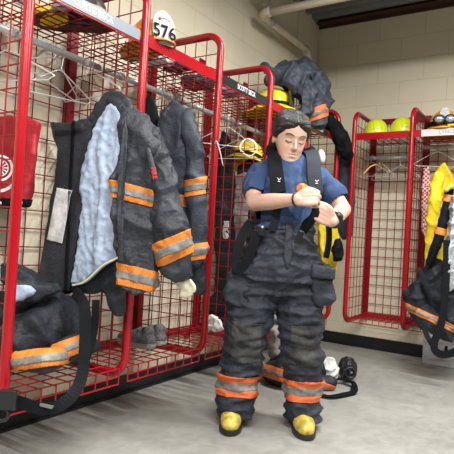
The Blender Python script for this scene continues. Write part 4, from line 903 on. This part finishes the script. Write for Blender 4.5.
# --- coat heaped on top of the row
t = thing('turnout_coat', 'dark turnout coat heaped over the top of the last left lockers', 'coat', (.27, -1.0, 2.04))
b = bmesh.new()
slab(b, px([(268, 76, 3.75), (276, 70, 3.75), (288, 66, 3.8), (302, 66, 3.85), (314, 72, 3.9), (323, 84, 3.95), (327, 100, 3.95), (322, 112, 3.9), (308, 108, 3.85), (300, 96, 3.8), (284, 84, 3.75), (272, 84, 3.72)]), .16)
limb(b, px([(300, 70, 3.85), (313, 78, 3.9), (322, 94, 3.92), (324, 106, 3.9)]), [.05, .07, .075, .06], 16)
limb(b, px([(270, 80, 3.68), (284, 76, 3.68), (300, 82, 3.72), (310, 94, 3.75)]), [.035, .055, .06, .05], 14)
limb(b, px([(282, 72, 3.9), (298, 68, 3.95), (310, 72, 3.98)]), [.05, .07, .06], 14)
limb(b, px([(264, 66, 3.72), (276, 72, 3.66), (288, 80, 3.66), (298, 92, 3.70)]), [.02, .035, .04, .03], 12)
slab(b, px([(296, 84, 3.66), (308, 82, 3.68), (313, 96, 3.7), (311, 112, 3.7), (303, 114, 3.7), (300, 98, 3.68)]), .05)
slab(b, px([(284, 66, 3.7), (304, 62, 3.75), (318, 72, 3.8), (312, 78, 3.74), (298, 74, 3.7)]), .06)
mold('coat_body', b, NAVY2, t, voxel=.009, smooth=5, folds=[(.032, (7, 7, 8), True), (.012, (15, 15, 16), False), (.006, (32, 32, 34), True)], seed=77)
b = bmesh.new(); limb(b, px([(312, 94, 3.85), (316, 108, 3.80), (318, 122, 3.78)]), [.065, .075, .06], 16)
sv = mold('sleeve', b, NAVY2, t, voxel=.007, smooth=4, folds=[(.016, (10, 10, 10), True)], seed=78)
bb = bandpx(sv, 'orange_band', (304, 118), (332, 108), 12, 3.78, ORANGE2, t, off=.004); bandpx2(sv, 'reflective_stripe', (304, 118), (332, 108), 3, 3.78, SILVER, bb, None, .008, .0012)
b = bmesh.new(); limb(b, px([(322, 116, 4.22), (331, 124, 4.28), (341, 140, 4.32), (347, 154, 4.34)]), [.05, .065, .07, .05], 16)
mold('sleeve', b, BLACK, t, voxel=.008, smooth=4, folds=[(.016, (10, 10, 10), True), (.006, (24, 24, 24), False)], seed=79)
b = bmesh.new(); slab(b, px([(338, 150), (346, 146), (353, 160), (354, 200), (352, 236), (344, 240), (338, 232)], Y=-.46), .10)
tag(mold('turnout_coat', b, NAVY2, None, voxel=.009, smooth=6, folds=FO2, seed=81), 'slate coat hanging in the room corner between the two locker rows', 'coat')
# --- far right locker
hanger('bare wire hanger at the left of the empty far locker', W(372, 158.6, Y=-.275), 1.1+pi/2, group='coat hangers on the rods', wd=.36)
hanger('bare wire hanger in the middle of the empty far locker', W(383, 158.4, Y=-.275), .75+pi/2, wd=.38, hz=.02)
hanger('bare wire hanger nearest the middle post of the empty far locker', W(401, 158.2, Y=-.275), 1.2+pi/2, wd=.36, hz=.03)
b = bmesh.new(); c = W(379, 160, Y=-.275); z = Vector((0, 0, 1)); u = Vector((.8, .6, 0))
tube(b, spline([c+z*.025-u*.015, c+z*.032, c+z*.020+u*.014, c-z*.02], 4), .003, 6); tube(b, spline([c-z*.02, c-z*.035, c-z*.06-u*.07, c-z*.13-u*.13], 5), [.006]*15+[.009], 8); tube(b, spline([c-z*.035, c-z*.05+u*.05, c-z*.10+u*.10], 5), .006, 8)
tag(obj('coat_hanger', b, mat('amber_plastic', (.72, .42, .12), .4), None, True), 'amber plastic hanger in the empty far locker', 'hanger')
hanger('chrome hanger holding the yellow coat in the far right locker', W(438, 147.6, Y=-.275), .3, wd=.34)
t = thing('turnout_coat', 'bright yellow coat hanging in the far right locker', 'coat', W(440, 268, Y=-.27))
b = bmesh.new(); slab(b, px([(438, 167), (442, 164), (447, 172), (456, 184), (470, 196), (474, 270), (428, 270), (429, 230), (431, 196), (433, 180)], Y=-.27), .10)
mold('coat_body', b, YCLOTH, t, voxel=.008, smooth=6, folds=[(.018, (7, 7, 4), True), (.005, (22, 22, 14), False)], seed=91)
b = bmesh.new(); limb(b, px([(438, 178, 3.95), (434, 210, 3.93), (432, 262, 3.92)]), [.045, .052, .05], 14)
mold('sleeve', b, YCLOTH, t, voxel=.007, smooth=4, folds=[(.012, (8, 8, 8), True)], seed=92)
CHK = mat('red_white_check', (.45, .05, .06), .7, bump=.2); nt = CHK.node_tree; ck = nt.nodes.new('ShaderNodeTexChecker'); ck.inputs['Scale'].default_value = 60; ck.inputs['Color1'].default_value = (.40, .02, .03, 1); ck.inputs['Color2'].default_value = (.6, .5, .48, 1)
tc = nt.nodes.new('ShaderNodeTexCoord'); nt.links.new(tc.outputs['Object'], ck.inputs['Vector']); nt.links.new(ck.outputs['Color'], nt.nodes['Principled BSDF'].inputs['Base Color'])
b = bmesh.new(); slab(b, px([(423, 168), (428, 167), (431, 190), (429, 230), (426, 238), (422, 230), (422, 195)], Y=-.42), .03)
tag(mold('checked_scarf', b, CHK, None, voxel=.006, smooth=4, folds=FO2, seed=93), 'red and white checked cloth hanging by the yellow coat', 'cloth')
t = thing('bunker_trousers', 'black bunker trousers with orange and silver bands in the far right locker', 'trousers', (1.30, -.45, .34))
b = bmesh.new()
limb(b, px([(424, 278, 3.90), (420, 296, 3.85), (426, 316, 3.85)]), [.05, .08, .07], 16)
limb(b, px([(434, 268, 3.85), (438, 285, 3.75), (452, 312, 3.72), (466, 322, 3.72)]), [.07, .10, .11, .10], 16)
limb(b, px([(412, 296, 3.9), (428, 318, 3.75), (446, 332, 3.7)]), [.06, .08, .07], 16)
ell(b, W(440, 302, D=3.85), (.14, .11, .14))
tz = mold('trousers_heap', b, NAVY, t, voxel=.009, smooth=5, folds=[(.026, (7, 7, 7), True), (.010, (15, 15, 15), False), (.005, (32, 32, 32), True)], seed=94)
bb = bandpx(tz, 'orange_band', (418, 312), (456, 330), 7, 3.7, ORANGE, t, off=.004); bandpx2(tz, 'reflective_stripe', (418, 312), (456, 330), 2.4, 3.7, SILVER, bb, None, .008, .0012)
b = bmesh.new(); limb(b, px([(450, 188, 3.72), (445, 215, 3.70), (438, 240, 3.70), (430, 262, 3.74)]), [.030, .036, .036, .03], 12)
sp = mold('suspender_pad', b, BLACK, t, voxel=.006, smooth=3, folds=[(.005, (14, 14, 14), True)])
for p0, p1 in (((434, 228), (444, 234)), ((441, 196), (451, 200))): bandpx(sp, 'orange_tab', (p0[0]-6, p0[1]), (p1[0]+6, p1[1]), 7, 3.68, ORANGE, t, off=.004)
b = bmesh.new(); slab(b, px([(452, 196, 3.62), (462, 190, 3.62), (470, 280, 3.62), (448, 292, 3.62), (445, 270, 3.62), (449, 230, 3.62)]), .06)
mold('silver_panel', b, mat('silver_cloth', (.36, .38, .40), .5, .2, var=.3, vscale=16, bump=.6, bscale=40), t, voxel=.006, smooth=5, folds=[(.014, (10, 10, 8), True), (.005, (30, 30, 30), True)], seed=4)
b = bmesh.new(); limb(b, px([(446, 190, 3.66), (452, 186, 3.66), (460, 190, 3.66)]), [.018, .02, .018], 12)
yp = mold('yellow_cuff', b, mat('dull_yellow_trim', (.45, .42, .05), .6), t, voxel=.006, smooth=2)
strapobj('hanging_strap', px([(447, 240, 3.6), (446, 280, 3.58), (442, 320, 3.56), (434, 345, 3.54), (440, 354, 3.53), (452, 353, 3.52), (462, 346, 3.52)]), .050, .006, BLACK, t, up=[FW]*37)
strapobj('hanging_strap', px([(418, 268, 3.66), (430, 282, 3.6), (444, 270, 3.6), (452, 262, 3.6)]), .030, .006, BLACK, t, up=[FW]*19)
strapobj('hanging_strap', px([(424, 328, 3.66), (428, 338, 3.6), (436, 350, 3.56)]), .035, .006, BLACK, t, up=[FW]*13)
# box on the floor
t = thing('carton', 'white carton standing on the floor under the far right locker', 'box', (1.40, -.16, 0))
b = bmesh.new(); rbox(b, (1.19, -.275, .002), (1.62, -.045, .235), .004, Matrix.Translation((1.4, -.16, 0)) @ Matrix.Rotation(R(-4), 4, 'Z') @ Matrix.Translation((-1.4, .16, 0))); bx_ = obj('carton_body', b, mat('grey_white_card', (.50, .50, .52), .6, var=.12, vscale=12, bump=.1), t)
b = bmesh.new(); c = W(438.5, 356, Y=-.292); slab(b, [c, c+Vector((.045, 0, 0)), c+Vector((.045, 0, .035)), c+Vector((0, 0, .035))], .002, (0, -1, 0)); obj('printed_mark', b, INK, t)
b = bmesh.new(); c = W(444.5, 352, Y=-.292); slab(b, [c, c+Vector((.022, 0, 0)), c+Vector((.022, 0, .05)), c+Vector((0, 0, .05))], .002, (0, -1, 0)); obj('printed_mark', b, INK, t)
# --- gear on the floor behind the firefighter
t = thing('bunker_trousers', 'dark bunker trousers dropped on the floor behind the legs, orange cuff showing', 'trousers', (.66, -1.66, 0))
b = bmesh.new(); limb(b, [(.52, -1.66, .07), (.66, -1.72, .09), (.80, -1.66, .08)], [.07, .085, .07], 16); limb(b, [(.50, -1.5, .08), (.62, -1.56, .16), (.76, -1.52, .10)], [.08, .10, .08], 16)
limb(b, [(.80, -1.62, .05), (.90, -1.56, .05)], [.045, .04], 12)
fp = mold('trousers_heap', b, NAVY, t, voxel=.008, smooth=5, folds=[(.016, (9, 9, 9), True), (.008, (20, 20, 20), False)], seed=95)
bb = bandpx(fp, 'orange_band', (258, 368), (296, 380), 12, 3.25, ORANGE2, t, off=.003); bandpx2(fp, 'reflective_stripe', (258, 368), (296, 380), 3.5, 3.25, SILVER, bb, None, .0065, .0012)
strapobj('floor_strap', [W(318, 394, Z=.012), W(330, 396.5, Z=.014), W(345, 394, Z=.016), W(354, 391, Z=.018), W(352, 383, Z=.03), W(343, 379, Z=.035), W(332, 379.5, Z=.03), W(320, 382, Z=.03)], .006, .046, BLACK, t, up=[FH]*43)
b = bmesh.new(); ell(b, (.54, -1.54, .24), (.13, .11, .13)); ell(b, (.51, -1.58, .31), (.08, .09, .09))
tag(mold('canvas_bag', b, mat('grey_beige_canvas', (.27, .25, .23), .8, var=.3, vscale=14, bump=.4), None, voxel=.008, smooth=4, folds=[(.020, (9, 9, 9), True), (.008, (22, 22, 22), False)], seed=96), 'grey beige canvas bag on top of the dropped trousers', 'bag')
lump('white_rag', 'pale rag on top of the canvas bag between the legs', 'rag', (.515, -1.585, .41), (.07, .06, .04), GCLOTH, 12)
lump('work_glove', 'yellow glove on the rag seen between the thighs', 'glove', (.51, -1.59, .465), (.040, .035, .035), mat('pale_yellow_leather', (.6, .56, .2), .7), 13)
lump('white_rag', 'crumpled white rag on the floor right of the legs', 'rag', (.82, -1.40, .09), (.05, .06, .09), WCLOTH, 14, amp=.02)
t = thing('face_mask', 'black breathing mask lying on the floor right of the legs', 'mask', (.90, -1.25, 0))
b = bmesh.new(); ell(b, (.90, -1.25, .085), (.065, .06, .080)); ell(b, (.93, -1.29, .07), (.045, .04, .055)); mold('mask_shell', b, PLAST, t, voxel=.006, smooth=2, folds=[(.008, (20, 20, 20), True)])
b = bmesh.new(); c = Vector((.945, -1.325, .075)); tube(b, [c+(RT*cos(a)+UP*sin(a))*.034 for a in [k*pi/10 for k in range(21)]], .009, 8, caps=False); obj('mask_ring', b, RUBBER, t, True)
# ------------------------------------------------------------------ view
w = bpy.data.worlds.new('world'); SC.world = w; w.use_nodes = True; w.node_tree.nodes['Background'].inputs['Color'].default_value = (.5, .55, .6, 1); w.node_tree.nodes['Background'].inputs['Strength'].default_value = .2
SC.view_settings.view_transform = 'Standard'; SC.view_settings.look = 'None'; SC.view_settings.exposure = -.12; SC.view_settings.gamma = 1; SC.view_settings.use_curve_mapping = False
